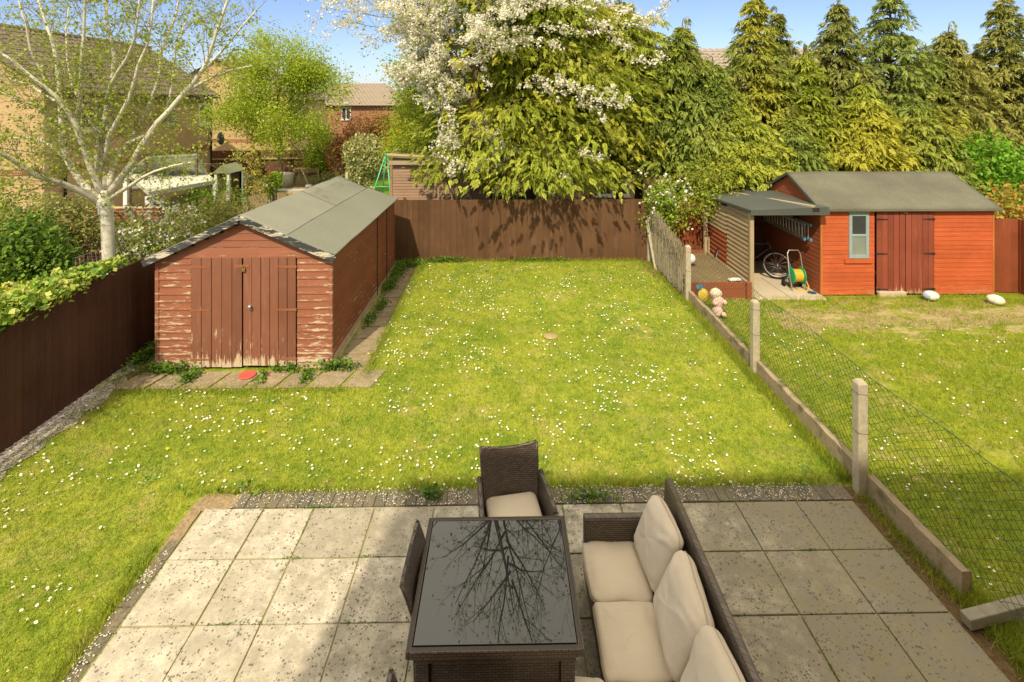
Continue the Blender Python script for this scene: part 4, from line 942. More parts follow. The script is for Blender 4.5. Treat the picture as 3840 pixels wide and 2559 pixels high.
# ================================================================== LOOSE THINGS
tag(MB().lathe([(.02, .0), (.115, .0), (.125, .012), (.118, .026), (.1, .02), (.02, .018)], (-3.87, 7.98, .024), 24).build('flying_disc', plain('red_plastic', (.62, .10, .07), .5)),
    'faded red flying disc lying in front of the shed doors', 'flying disc')
def ball(name, c, r, mat, label, cat, rot=None, e=None, bands=None):
    mb = MB(); mb.ellipsoid(c, r, 24, 16, rot=rot); o = mb.build(name, mat); return tag(o, label, cat)
def panel_mat(name, a, b, sc):
    n = NT(name); p = n.n("ShaderNodeTexCoord").outputs["Object"]; col = n.sep(n.vor(sc, p, 'F1', 'Color'))[0]; ed = n.vor(sc, p, 'DISTANCE_TO_EDGE')
    c = n.mix(n.math('GREATER_THAN', col, .82), a, b); c = n.mix(n.math('LESS_THAN', ed, .03), c, tuple(x * .55 for x in a)); return n.done(c, .5)
ball('rugby_ball', (8.96, 10.78, .105), (.15, .10, .10), panel_mat('ball_white', (.72, .70, .60), (.35, .42, .55), 7), 'white rugby ball on the grass below the red shed doors', 'ball', Matrix.Rotation(R(-22), 3, 'Z'))
ball('rugby_ball', (10.12, 10.55, .10), (.15, .10, .10), panel_mat('ball_cream', (.70, .70, .56), (.62, .66, .45), 7), 'cream rugby ball on the grass at the far end of the red shed', 'ball', Matrix.Rotation(R(-35), 3, 'Z') @ Matrix.Rotation(R(8), 3, 'Y'))
ball('football', (4.42, 12.2, .47), (.115, .115, .115), panel_mat('football_skin', (.74, .74, .76), (.45, .42, .55), 9), 'white patterned football lying in the netted raised bed', 'ball')
# soft toys on the kerb side
TX = 1
ty = thing('soft_toy', (4.22, 10.2, 0), 'pale pink and cream fluffy soft toy slumped against the kerb', 'soft toy')
m_plush = plain('pink_plush', (.72, .50, .42), .95, .1, 0, .2, 60); m_plushc = plain('cream_plush', (.72, .66, .50), .95, .1, 0, .15, 60)
fz = lambda k: (lambda p: p * (1 + .10 * mnoise.noise(p * 30 + Vector((k, 0, 0)))))
MB().ellipsoid((4.22, 10.15, .24), (.11, .09, .13), 26, 18, fn=fz(1)).ellipsoid((4.16, 10.05, .11), (.10, .10, .09), 22, 14, fn=fz(4)).build('body', m_plush, ty)
MB().ellipsoid((4.19, 10.2, .40), (.115, .10, .10), 26, 18, fn=fz(2)).build('head', m_plushc, ty)
for x, y, z in ((4.30, 10.08, .27), (4.14, 10.0, .07), (4.25, 9.98, .07), (4.12, 10.08, .25)): MB().ellipsoid((x, y, z), (.05, .07, .045), 16, 10, fn=fz(x)).build('limb', m_plush, ty)
ty = thing('soft_toy', (4.0, 10.4, 0), 'small yellow soft toy with a blue hood beside the pink one', 'soft toy')
MB().ellipsoid((4.0, 10.35, .30), (.10, .09, .14), 20, 14, fn=fz(7)).build('body', plain('yellow_plush', (.70, .52, .08), .95), ty)
MB().ellipsoid((3.98, 10.44, .42), (.10, .09, .08), 18, 12, fn=fz(9)).build('hood', plain('blue_cloth', (.08, .14, .19), .9), ty)
# raised bed
rb = thing('raised_bed', (4.6, 11.0, 0), 'timber raised bed of bare earth in the strip behind the netting', 'raised bed')
mb = MB(); mb.box(3.93, 5.20, 10.98, 11.03, 0, .20); mb.build('front_board', m_red_board, rb); mb = MB(); mb.box(3.93, 5.22, 10.985, 11.03, .205, .33); mb.build('front_board', m_red_board, rb)
MB().box(3.93, 3.97, 11.03, 13.3, 0, .32).build('side_board', m_plank, rb); MB().box(5.17, 5.215, 11.03, 13.3, 0, .34).build('side_board', m_plank, rb); MB().box(3.97, 5.17, 13.25, 13.3, 0, .36).build('back_board', m_red_board, rb)
MB().box(5.14, 5.24, 10.9, 10.975, 0, .36).build('corner_post', m_red_board, rb)
mb = MB(); vs = []
for j in range(21):
    for i in range(13): vs.append((3.97 + 1.2 * i / 12, 11.03 + 2.22 * j / 20, .29 + .035 * mnoise.noise(Vector((i * .7, j * .7, 1)))))
mb.add(vs, [(j*13+i, j*13+i+1, (j+1)*13+i+1, (j+1)*13+i) for j in range(20) for i in range(12)], True); mb.build('earth', soil_mat('bed_earth', (.27, .19, .10), (.34, .25, .14)), rb)
tag(MB().obox((4.98, 11.14, .345), (.26, .10, .03), Matrix.Rotation(R(12), 3, 'Z')).ellipsoid((4.98, 11.14, .36), (.1, .05, .02), 12, 6).build('white_tray', m_white), 'small white tray left on the corner of the raised bed', 'tray')

# ---- things in the garden behind the shed
tw = m_plank
gt = thing('garden_table', at(713, 405, 26.5), 'old wooden garden table far off in front of the dark fence', 'table'); L = gt.location
gx, gy = L.x, L.y
mb = MB()
for i in range(6): mb.ct = random.random(); mb.box(gx - .75, gx + .55, gy - .35 + i * .12, gy - .24 + i * .12, .70, .73)
mb.build('table_top', plain('yellowed_planks', (.42, .30, .10), .8, .1, 0, .3, 9), gt)
for sx in (-.68, .48):
    for sy in (-.3, .3): MB().box(gx + sx - .04, gx + sx + .04, gy + sy - .04, gy + sy + .04, -.02, .70).build('leg', tw, gt)
MB().box(gx - .7, gx + .5, gy - .33, gy - .30, .58, .69).build('rail', tw, gt)
def slat_chair(x, y, rz, label, mat):
    t = thing('garden_chair', (0, 0, 0), label, 'chair'); mb = MB()
    MB().box(-.22, .22, -.2, .2, .43, .46).build('seat', mat, t)
    for sx in (-.2, .2): MB().box(sx - .02, sx + .02, -.2, -.16, -.02, .43).build('leg', mat, t); MB().box(sx - .02, sx + .02, .16, .2, -.02, .92).build('leg', mat, t)
    for z in (.56, .68, .80): mb.box(-.18, .18, .165, .185, z, z + .07)
    mb.build('backrest', mat, t); t.location = (x, y, 0); t.rotation_euler.z = rz; return t
m_pchair = plain('pale_chair_wood', (.50, .42, .30), .8)
slat_chair(gx + 1.42, gy + .1, R(190), 'pale ladder-back garden chair right of the far wooden table', m_pchair)
slat_chair(gx + .85, gy + .75, R(170), 'brown garden chair with a pink cushion behind the far wooden table', plain('brown_chair_wood', (.22, .14, .09), .8))
tag(MB().ellipsoid((gx + .87, gy + .62, .62), (.2, .09, .2), 16, 10, .6, .5).build('pink_cushion', plain('pink_cloth', (.52, .24, .22), .9)), 'dusty pink cushion propped on the brown garden chair', 'cushion')
def at0(u, v, t, z=None): p = at(u, v, t); return (p.x, p.y, p.z if z is None else z)
p = at(650, 400, 25.5); tag(MB().lathe([(.02, -.02), (.44, -.02), (.47, .3), (.48, .62), (.45, .62), (.43, .55), (.02, .5)], (p.x, p.y, 0), 26).build('round_tub', plain('white_tub', (.55, .52, .42), .8)), 'round off-white tub standing left of the far table', 'tub')
p = at(624, 408, 24.8); tag(MB().box(p.x - .38, p.x + .22, p.y - .2, p.y + .2, -.02, .42).box(p.x - .40, p.x + .24, p.y - .22, p.y + .22, .42, .46).build('storage_box', m_white), 'small white storage box in front of the round tub', 'box')
p = at(630, 396, 25.0); tag(MB().ellipsoid((p.x, p.y, .62), (.24, .18, .17), 16, 10, fn=fz(3)).build('orange_bag', plain('orange_cloth', (.70, .30, .04), .8)), 'crumpled orange bag on top of the white storage box', 'bag')
p = at(690, 416, 23.8); tag(MB().ellipsoid((p.x, p.y, .0), (.62, .38, .22), 24, 10, fn=fz(5)).build('sand_heap', plain('orange_sand', (.55, .33, .14), .95, .1, 0, .15, 20)), 'low heap of orange sand near the far table', 'sand heap')
mb = MB(); a = at(691, 384, 25.5); mb.tube([at(691, 384, 25.2), (at(708, 404, 25.2).x, at(708, 404, 25.2).y, .12)], .02, 6); mb.obox((at(710, 406, 25.2).x, at(710, 406, 25.2).y, .06), (.30, .06, .12)); tag(mb.build('broom', m_white), 'white-handled broom leaning on the far wooden table', 'broom')
# grey raised planter with tulips
p = at(668, 428, 20.5); X, Y = p.x, p.y
pl = thing('wooden_bench', (X, Y, 0), 'grey plank bench with tall end posts amid spring bulbs', 'bench')
MB().box(X - .75, X + .75, Y - .25, Y + .25, .62, .68).build('seat', plain('grey_plank', (.36, .36, .28), .85), pl)
for sx in (-.78, .7): MB().box(X + sx, X + sx + .10, Y - .28, Y - .18, -.02, .66 if sx > 0 else 1.25).build('leg', m_pchair, pl); MB().box(X + sx, X + sx + .10, Y + .18, Y + .28, -.02, .66).build('leg', m_pchair, pl)
# green swing frame
sw = thing('swing_frame', at0(883, 410, 22.5, 0), 'turquoise-green metal A-frame of a swing beside the brown outbuilding', 'swing'); m_swing = plain('swing_green', (.10, .52, .32), .45, .4)
q = at(885, 350, 22.5); bx, by, bz = q.x, q.y, q.z
for dy_ in (-.75, .75):
    MB().tube([(bx + .05, by, bz), (bx - .45 if dy_ < 0 else bx - .3, by + dy_, -.02)], .028, 7).build('leg', m_swing, sw); MB().tube([(bx + .08, by, bz), (bx + .40, by + dy_, -.02)], .028, 7).build('leg', m_swing, sw)
MB().tube([(bx - .28, by - .5, .55), (bx + .30, by - .5, .55)], .022, 6).build('cross_bar', m_swing, sw)
MB().tube([(bx + .05, by, bz), (bx + 2.3, by + .3, bz)], .03, 7).build('top_bar', m_swing, sw); MB().tube([(bx + 2.3, by + .3, bz), (bx + 2.0, by + .9, 0)], .03, 7).build('leg', m_swing, sw); MB().tube([(bx + 2.3, by + .3, bz), (bx + 2.6, by - .4, 0)], .03, 7).build('leg', m_swing, sw)
# brown outbuilding over the back fence
p = at(903, 462, 15.6); q = at(1065, 462, 15.6); X0, X1, Y = p.x, q.x, p.y
ou = thing('outbuilding', ((X0 + X1) / 2, Y, 0), 'weathered brown lapped outbuilding with a sloping roof over the far fence', 'outbuilding')
zt = at(903, 362, 15.6).z
mb = MB(); n = int(zt / .085)
for i in range(n):
    z = zt * i / n; mb.ct = random.random(); mb.add([(X0, Y - .022, z), (X1 + .8, Y - .022, z), (X1 + .8, Y - .004, z + zt / n + .01), (X0, Y - .004, z + zt / n + .01), (X0, Y, z), (X1 + .8, Y, z)], [(0,1,2,3), (4,5,1,0)])
for i in range(n):
    z = zt * i / n; mb.ct = random.random(); mb.add([(X0 - .022, Y + 2.2, z), (X0 - .022, Y, z), (X0 - .004, Y, z + zt / n + .01), (X0 - .004, Y + 2.2, z + zt / n + .01), (X0, Y + 2.2, z), (X0, Y, z)], [(0,1,2,3), (4,5,1,0)])
mb.box(X0 + .001, X1 + .8, Y + .001, Y + 2.2, -.02, zt - .03); mb.build('wall', m_brown_lap, ou)
mb = MB(); mb.prism([(X0 - .12, Y - .12, zt + .02), (X1 + .9, Y - .12, zt - .18), (X1 + .9, Y + 2.3, zt + .12), (X0 - .12, Y + 2.3, zt + .22)], (0, 0, .05)); r_ = mb.build('roof', plain('mossy_felt', (.20, .17, .10), .9, .1, 0, .4, 5), ou)
for k, (ya, yb) in enumerate(((Y - .05, Y + .1), (Y + .9, Y + 1.1))): MB().bar((X0 - .15, ya, zt + .10 + .05 * k), (X1 + .6, yb, zt - .06 + .07 * k), .07, .05).build('batten', plain('yellow_batten', (.55, .42, .20), .8), r_)
MB().box(X0 - .1, X1 + .9, Y - .15, Y - .125, zt - .2, zt - .08).build('fascia', m_plank, ou)
p2 = at(985, 345, 18.8); ou2 = thing('outbuilding', (p2.x, p2.y, 0), 'low dark-roofed outbuilding just behind the brown lapped one', 'outbuilding')
MB().box(p2.x - 1.4, p2.x + 1.2, p2.y, p2.y + 2, -.02, 2.1).build('wall', m_brown_lap, ou2); MB().prism([(p2.x - 1.5, p2.y - .1, 2.15), (p2.x - 1.5, p2.y + 2.1, 2.15), (p2.x - 1.5, p2.y + 1.0, 2.55)], (2.9, 0, 0)).build('roof', m_felt_dark, ou2)
# canopies at the left house
cn = thing('canopy', at0(420, 420, 14.5, 0), 'low white flat-roofed canopy beside the buff brick house', 'canopy'); zc = 1.85
A = [at(u, v, t) for u, v, t in ((342, 440, 0), (494, 416, 0), (470, 400, 0), (300, 398, 0))]
def onz(u, v, z): t = (4.2 - z) / ((v - 230) / 1200.0); p = at(u, v, t); return Vector((p.x, p.y, z))
poly = [onz(342, 441, zc), onz(494, 414, zc), onz(480, 401, zc), onz(290, 396, zc)]
MB().prism(poly, (0, 0, -.11)).build('roof', plain('white_board_roof', (.50, .49, .40), .8), cn)
for pp in (poly[0], poly[1], poly[3]): MB().box(pp.x - .06, pp.x + .06, pp.y - .06, pp.y + .06, -.03, zc - .11).build('post', m_white, cn)
g1, g2, g3, g4 = onz(299, 396, 1.87), onz(478, 400, 1.87), onz(452, 353, 2.55), onz(335, 359, 2.55)
m_bark0 = plain('dark_post', (.10, .08, .05), .9)
sr = thing('sloping_roof', ((g1.x + g2.x) / 2, g1.y, 0), 'pale green sloping canopy roof between the birch and the brick house', 'canopy')
MB().prism([g1, g2, g3, g4], (0, 0, -.06)).build('roof', plain('pale_green_sheet', (.33, .37, .27), .6, .3, 0, .1, 1), sr)
for pp in (g1, g2, g3, g4): MB().box(pp.x - .03, pp.x + .03, pp.y - .03, pp.y + .03, -.03, pp.z - .07).build('post', m_bark0, sr)
hp = at(520, 385, 15.6); ht = thing('garden_hut', (hp.x, hp.y, 0), 'little hut with pitched green roof on white posts near the canopy', 'hut')
MB().prism([(hp.x - .26, hp.y - .3, 2.05), (hp.x + .26, hp.y - .3, 2.05), (hp.x, hp.y - .3, 2.28)], (0, .9, 0)).build('roof', plain('mossy_roof', (.20, .22, .12), .9), ht)
for sx in (-.22, .14):
    for sy in (-.25, .5): MB().box(hp.x + sx, hp.x + sx + .07, hp.y + sy, hp.y + sy + .07, -.03, 2.06).build('post', m_white, ht)
MB().box(hp.x - .22, hp.x + .2, hp.y + .5, hp.y + .53, -.03, 2.0).build('back_panel', m_far_fence, ht)
for i, (u, v, col, lb) in enumerate(((545, 432, (.04, .10, .08), 'dark green'), (566, 432, (.06, .12, .12), 'blue-green'))):
    p = onz(u, v + 16, 0); tag(MB().lathe([(.02, -.02), (.24, -.02), (.29, .75), (.31, .80), (.27, .86), (.02, .92)], (p.x, p.y, 0), 16).build('garden_bin', plain('bin_plastic', col, .5)), lb + ' plastic garden bin next to the little hut', 'bin')
p = onz(488, 470, 0)
mb = MB(); p = at(797, 400, 22); mb.box(p.x - .05, p.x + .05, p.y - .05, p.y + .05, -.02, 1.15); tag(mb.build('timber_post', m_pchair), 'short pale timber post beyond the shed ridge', 'post')
# brick wall glimpsed in the left garden
tag(MB().box(-12.4, -8.6, 13.2, 13.42, -.03, 1.5).build('brick_wall', m_redbrick_y), 'orange-red brick garden wall half hidden by shrubs behind the birch', 'wall')
# ================================================================== PLANTS
m_bark = plain('brown_bark', (.16, .115, .075), .9, .1, 0, .35, 14)
n_ = NT('birch_bark'); f = n_.noise(5, 5, n_.mapv(n_.obj(), scale=(1, 1, .5)), .65); g = n_.noise(1., 4, n_.mapv(n_.obj(), scale=(5, 5, 30)), .7)
c_ = n_.mix(n_.ramp(f, [(.4, 0.), (.75, .6)]), (.66, .62, .49), (.46, .44, .30)); c_ = n_.mix(n_.ramp(g, [(.64, 0.), (.70, .85)]), c_, (.14, .11, .08))
m_birch = n_.done(c_, .75, n_.bump(g, .3, .01), .2)
m_birch_twig = plain('birch_twig', (.27, .21, .12), .8, .1, 0, .2)
m_birch_leaf = foliage('birch_leaf', (.20, .30, .02), (.33, .42, .03), (.46, .52, .07), 2.5, .4)
m_spring = foliage('spring_leaf', (.14, .26, .015), (.24, .38, .02), (.36, .48, .05), 1.2, .4)
m_dark_leaf = foliage('laurel_leaf', (.05, .12, .015), (.12, .22, .02), (.24, .36, .04), 3, .25)
m_mid_leaf = foliage('shrub_leaf', (.15, .21, .025), (.26, .33, .04), (.40, .44, .09), 2, .3)
m_olive_leaf = foliage('olive_leaf', (.17, .19, .04), (.28, .29, .07), (.38, .38, .12), 2, .25)
m_yellow_leaf = foliage('yellow_leaf', (.28, .30, .02), (.46, .46, .03), (.60, .56, .08), 3, .35)
m_gold_leaf = foliage('gold_leaf', (.38, .32, .01), (.58, .48, .015), (.70, .60, .05), 2, .35)
m_red_leaf = foliage('copper_leaf', (.16, .07, .025), (.26, .11, .04), (.33, .19, .05), 2, .3)
m_varieg = foliage('variegated_leaf', (.18, .22, .06), (.44, .44, .16), (.62, .58, .28), 4, .3)
m_vivid = foliage('vivid_leaf', (.08, .22, .01), (.15, .36, .015), (.28, .48, .04), 2, .35)
m_ivy = foliage('ivy_leaf', (.06, .18, .015), (.24, .36, .03), (.55, .55, .14), 3, .25)
n_ = NT('blossom'); m_blossom = n_.done(n_.mix(n_.attr(), (.80, .76, .60), (.94, .91, .80)), .8, None, .1, 0, .35)
m_conA = foliage('golden_conifer', (.19, .25, .02), (.37, .43, .04), (.54, .57, .10), .9, .35, (.56, .52, .06))
m_conB = foliage('green_conifer', (.11, .17, .025), (.25, .32, .05), (.40, .45, .10), .8, .3, (.50, .47, .05))
m_conC = foliage('dull_conifer', (.13, .16, .03), (.27, .30, .06), (.42, .43, .12), .8, .28, (.40, .38, .08))

def bush(name, label, cat, c, r, n, size, mat, clumps=9, lean=0, twigs=True, group=None, aspect=.6, flowers=0, fsize=.05, floor=0., inner=.35):
    """shrub: leaves gathered on overlapping clumps, thin stems inside"""
    t = thing(name, (c[0], c[1], floor), label, cat, group); P = []
    cs = [np.zeros(3)] + [rdir(1)[0] * np.array([.62, .62, .6]) * (.5 + .5 * rng.random()) for _ in range(clumps)]
    for k in cs:
        m = max(20, n // len(cs)); d = rdir(m); rad = (1 - inner * rng.random((m, 1)) ** 1.5) * (.42 + .12 * rng.normal()) 
        P.append(k + d * rad)
    P = np.concatenate(P) * np.array(r) + np.array(c); P = P[P[:, 2] > floor + .02]
    V, F, T = leaves(P, size, aspect=aspect)
    npmesh('foliage', V, F, T, mat, t)
    mb = MB()
    for i in range(9):
        e = P[rng.integers(len(P))]; b = Vector((c[0] + random.gauss(0, .08), c[1] + random.gauss(0, .08), floor - .02)); m = b.lerp(Vector(e), .5) + Vector((0, 0, .1))
        mb.tube([b, m, Vector(e)], [.02, .014, .006], 5)
    mb.build('stems', m_bark, t)
    if flowers:
        Q = P[rng.choice(len(P), flowers)]; Q = Q[Q[:, 2] > c[2]]; Q = Q + np.array([0, -.05, .05])
        V, F, T = blossoms(Q, fsize, 4); npmesh('blossom', V, F, T, m_blossom, t)
    return t

def ground_z(): return 0
# ---------- left garden shrubs
bush('laurel_shrub', 'dense dark green laurel shrub just left of the birch trunk', 'shrub', (-9.0, 10.4, 1.15), (1.15, 1.0, 1.25), 8000, .08, m_dark_leaf, 12)
bush('olive_shrub', 'dull olive fine-leaved shrub at the left edge below the brick house', 'shrub', (-10.2, 10.2, 1.1), (1.3, 1.1, 1.35), 8000, .06, m_olive_leaf, 10, aspect=.3)
bush('low_shrub', 'yellow-green low shrub just behind the ivy on the left fence', 'shrub', (-7.9, 8.7, .75), (1.2, .9, .85), 5000, .05, m_yellow_leaf, 9)
bush('viburnum_shrub', 'cream-flowered arching shrub right of the birch trunk', 'shrub', (-7.5, 11.3, 1.0), (1.25, 1.2, 1.2), 8000, .065, m_mid_leaf, 12, flowers=620, fsize=.085)
bush('arching_shrub', 'loose bronze-green shrub behind the shed roof on the left', 'shrub', (-6.9, 13.2, .95), (1.6, 1.2, 1.15), 7500, .06, foliage('bronze_leaf', (.16, .17, .03), (.28, .27, .06), (.40, .36, .12), 3, .3), 12)
bush('hedge_shrub', 'green hedge shrub below the lit brick gable at the left edge', 'shrub', (-12.3, 12.6, 1.45), (1.9, 1.2, 1.35), 9000, .07, m_mid_leaf, 12)
bush('hedge_shrub', 'dark green hedge shrub between the gable and the birch', 'shrub', (-10.0, 12.2, 1.2), (1.4, 1.0, 1.2), 7000, .07, m_olive_leaf, 11)
bush('hedge_shrub', 'brown-green bare-looking shrub by the bottom-left bank', 'shrub', (-8.6, 7.2, .6), (1.2, 1.2, .75), 5000, .05, m_olive_leaf, 9, aspect=.35)
bush('climbing_shrub', 'tangle of fresh green leaves at the end of the white canopy', 'shrub', (-8.3, 15.2, 1.0), (1.2, .9, 1.15), 4500, .06, m_spring, 9)
bush('leafy_shrub', 'bright green plant growing beside the grey plank bench', 'shrub', tuple(at(632, 425, 20)), (.55, .5, .6), 1800, .07, m_spring, 6)
# trellis netting behind the left fence
mb = MB()
for i in range(16): mb.tube([(-6.15, 7.6 + i * .1, 1.35), (-6.45 - .02 * i, 8.0 + i * .1, 1.8)], .0022, 3)
for k in range(6): mb.tube([(-6.15 - .07 * k, 7.6 + .08 * k, 1.35 + .12 * k), (-6.45 - .07 * k, 9.1 + .08 * k, 1.33 + .09 * k)], .0022, 3)
tag(mb.build('wire_netting', m_wire_grey), 'loose roll of grey wire netting behind the left fence', 'netting')
tag(MB().bar((-6.12, 7.75, 1.63), (-6.12, 8.45, 1.66), .14, .05).build('loose_plank', m_plank), 'short weathered plank resting on top of the left fence', 'plank')
# ivy over the left fence
P = []; 
for i in range(4600):
    y = 5.3 + 3.1 * rng.random() ** .8; k = 1 - max(0, (y - 6.9)) / 1.7; k = max(.15, k)
    P.append((-6.0 + rng.normal() * .17 * k - .06, y, 1.66 + .13 * k * rng.random() + rng.normal() * .05 * k - (.16 * rng.random() * k if rng.random() < .4 else 0)))
V, F, T = leaves(np.array(P), .062, up=.6, aspect=.85)
iv = thing('ivy', (-6.0, 6.5, 0), 'variegated ivy spilling over the top of the left fence', 'ivy'); npmesh('leaves', V, F, T, m_ivy, iv)
mb = MB()
for i in range(8): y = 5.6 + i * .33; mb.tube([(-6.1, y, 1.1), (-6.08, y + .1, 1.5), (-6.0, y + .25, 1.7)], .012, 5)
mb.build('stems', m_bark, iv)

# ---------- birch (traced limbs at their real distance, twigs grown from them)
bt = thing('birch_tree', (-7.9, 10.0, 0), 'white-barked multi-stemmed birch with sparse fresh leaves behind the left fence', 'tree')
K = .3517; T0 = 10.2
def limb(pts, r0, r1, dz=0.):
    n = len(pts); return [at(u * K, v * K, T0 + dz * i / max(1, n - 1)) for i, (u, v) in enumerate(pts)], [r0 + (r1 - r0) * i / (n - 1) for i in range(n)]
tr = MB(); limbs = []
tp, rr = limb([(722, 1900), (712, 1700), (705, 1560), (700, 1440), (684, 1330), (686, 1240)], .112, .105)
tp = [Vector((tp[0].x, tp[0].y, -.03))] + tp; rr = [.14] + rr; rr[-2] = .135; tr.tube(tp, rr, 14)
spec = [
 ([(690,1300),(640,1210),(600,1110),(560,1000),(525,900),(490,800),(440,720),(390,650),(320,590),(250,540),(150,455),(60,380),(-60,310)], .072, .02, -1.0),
 ([(500,820),(512,720),(520,650),(528,520),(530,400),(545,250),(550,120),(556,-40),(560,-200)], .05, .018, -.3),
 ([(660,1340),(590,1280),(520,1245),(450,1220),(380,1190),(300,1170),(210,1130),(130,1080),(60,1035),(0,1000),(-90,950)], .07, .03, -1.4),
 ([(650,1300),(590,1250),(520,1180),(470,1100),(430,1030),(405,940),(400,850),(395,730),(390,600),(375,450),(350,300),(300,150),(250,0),(230,-150)], .07, .02, .6),
 ([(690,1240),(668,1160),(645,1080),(642,1000),(655,920),(662,850),(690,760),(712,620),(740,480),(748,380),(730,260),(700,150),(690,0),(700,-180)], .085, .022, .4),
 ([(700,1280),(770,1190),(860,1070),(905,990),(960,900),(1030,800),(1100,730),(1175,640),(1250,560),(1300,490),(1340,430),(1380,320),(1410,220),(1460,80),(1500,-40)], .07, .022, -.6),
 ([(700,1260),(722,1170),(735,1080),(790,990),(850,930),(885,870),(910,820),(960,720),(1010,600),(1040,480),(1052,350),(1100,220),(1150,100),(1180,-60)], .065, .018, .9),
 ([(1210,600),(1320,540),(1420,490),(1520,455),(1650,430)], .03, .012, -.4),
 ([(720,1300),(790,1250),(850,1215),(930,1160),(1010,1120),(1120,1085),(1250,1060)], .045, .014, -.9),
 ([(690,1060),(700,960),(712,880),(760,800),(840,650),(880,520),(905,420),(960,300),(990,150),(1000,0)], .05, .016, -.5),
 ([(830,940),(900,905),(990,870),(1060,780),(1110,640),(1130,480),(1150,330),(1190,200),(1240,60)], .035, .014, 1.0),
 ([(690,680),(720,560),(770,470),(830,380),(880,250),(900,120),(915,-40)], .04, .014, -.8),
 ([(430,1040),(330,950),(230,900),(120,900),(0,905),(-80,900)], .03, .012, .8),
 ([(490,800),(420,700),(330,640),(200,560),(80,520),(-40,500)], .03, .012, 1.0),
 ([(400,850),(330,760),(240,700),(120,650),(0,600)], .03, .01, -1.0),
 ([(390,640),(290,500),(200,330),(170,160),(120,0)], .035, .012, -.6),
 ([(1300,490),(1350,440),(1480,300),(1600,150),(1680,60)], .03, .01, .5),
 ([(650,900),(560,740),(540,690),(470,560),(440,400),(430,200),(450,40)], .03, .012, .7)]
tw_, out = MB(), []
for pts, r0, r1, dz in spec:
    P_, Rr_ = limb(pts, r0, r1, dz); (tr if r0 > .025 else tw_).tube(P_, Rr_, 10 if r0 > .05 else 7)
    n = len(P_)
    for i in range(2, n):
        q, d = P_[i], (P_[i] - P_[i - 1]).normalized()
        for k in range(3):
            s = Vector((random.gauss(0, 1), random.gauss(0, .8), random.gauss(.25, .6))).normalized()
            twig(tw_, P_[i - 1].lerp(q, random.random()), (d * .55 + s * .8).normalized(), random.uniform(.55, 1.25), .0075, 2, out, .3, -.02, (4, 3), .55, 5, .8, .07, .2)
tr.build('trunk', m_birch, bt); tw_.build('twigs', m_birch_twig, bt)
A, Bd = outarr(out); keep = rng.random(len(A)) < .95; A = A[keep]; A = np.repeat(A, 2, 0) + rng.normal(size=(len(A) * 2, 3)) * .05
V, F, T = leaves(A, .048, aspect=.75); npmesh('crown', V, F, T, m_birch_leaf, bt); print('birch leaves', len(A))
# side shoots on the trunk
# ---------- generic broadleaf tree
def tree(name, label, base, h, crown, nleaf, mat, size=.08, trunk_r=.12, cat='tree', lean=(0, 0), levels=2, spread=.8, bark=None, aspect=.65, group=None, leafjit=.16, first=.35):
    """tapered trunk with recursive limbs; crown = radius; leaves sit on the outer twigs"""
    t = thing(name, (base[0], base[1], 0), label, cat, group); mb = MB(); out = []; b = Vector(base); top = b + Vector((lean[0], lean[1], h * .75)); pts = [b.lerp(top, i / 6) + Vector((random.gauss(0, .04), random.gauss(0, .04), 0)) * (i > 0) for i in range(7)]
    mb.tube(pts, [trunk_r * (1 - .1 * i) for i in range(7)], 9)
    for i in range(15):
        f = first + (1 - first) * i / 14; p = b.lerp(top, f); az = i * 2.4 + random.random(); up = .25 + .9 * f ** 2
        twig(mb, p, Vector((math.cos(az), math.sin(az), up)).normalized(), crown * (1.05 - .35 * f) * random.uniform(.8, 1.1), trunk_r * .32, levels, out, .22, .03, (6, 5, 4), .55, 5, spread, .14, .25)
    mb.build('trunk', bark or m_bark, t); A, D = outarr(out); k = rng.integers(0, len(A), nleaf); A = A[k] + rng.normal(size=(nleaf, 3)) * leafjit
    V, F, T = leaves(A, size, aspect=aspect); npmesh('crown', V, F, T, mat, t); return t
m_maple = foliage('maple_leaf', (.24, .34, .02), (.38, .48, .03), (.50, .56, .06), .8, .45)
p = at(640, 385, 24); tree('field_maple', 'bright yellow-green spring tree in front of the far houses', (p.x, p.y, -.03), 7.0, 3.1, 50000, m_maple, .085, .12, first=.36, leafjit=.3)
p = at(985, 400, 17.2); tree('hawthorn_tree', 'light green leafy tree at the left flank of the white cherry', (p.x + .1, p.y, -.03), 5.9, 1.9, 32000, m_maple, .07, .10, leafjit=.22, first=.42)
p = at(600, 430, 19); tree('sapling', 'thin sapling with bronze-yellow leaves beyond the shed roof', (p.x - .5, p.y, -.03), 2.8, .75, 1500, foliage('bronze_spring', (.30, .26, .04), (.42, .36, .06), (.5, .46, .1), 2, .3), .07, .04)
def atg(u, v, t, z): p = at(u, v, t); return (p.x, p.y, z)
bush('variegated_shrub', 'round cream-variegated shrub left of the swing frame', 'shrub', atg(840, 345, 23.6, 1.35), (1.25, 1.2, 1.6), 6500, .11, m_varieg, 14)
bush('golden_shrub', 'golden yellow conifer-like shrub above the turquoise swing', 'shrub', atg(925, 300, 23.5, 2.1), (1.1, 1.0, 1.6), 5500, .09, m_gold_leaf, 12)
bush('copper_shrub', 'copper-brown shrub between the green tree and the variegated shrub', 'shrub', atg(790, 310, 25, 1.9), (1.15, 1.0, 1.7), 5500, .09, m_red_leaf, 12, inner=.5)
bush('copper_shrub', 'reddish shrub below the distant hipped roof', 'shrub', atg(868, 268, 29, 2.4), (1.9, 1.2, 1.5), 6000, .11, foliage('russet_leaf', (.26, .10, .04), (.34, .16, .05), (.34, .26, .06), 1.2, .3), 12)
bush('leafy_shrub', 'green shrub at the foot of the bright tree by the far fence', 'shrub', atg(735, 295, 27, 1.8), (1.2, 1.0, 1.5), 4500, .10, m_spring, 9)
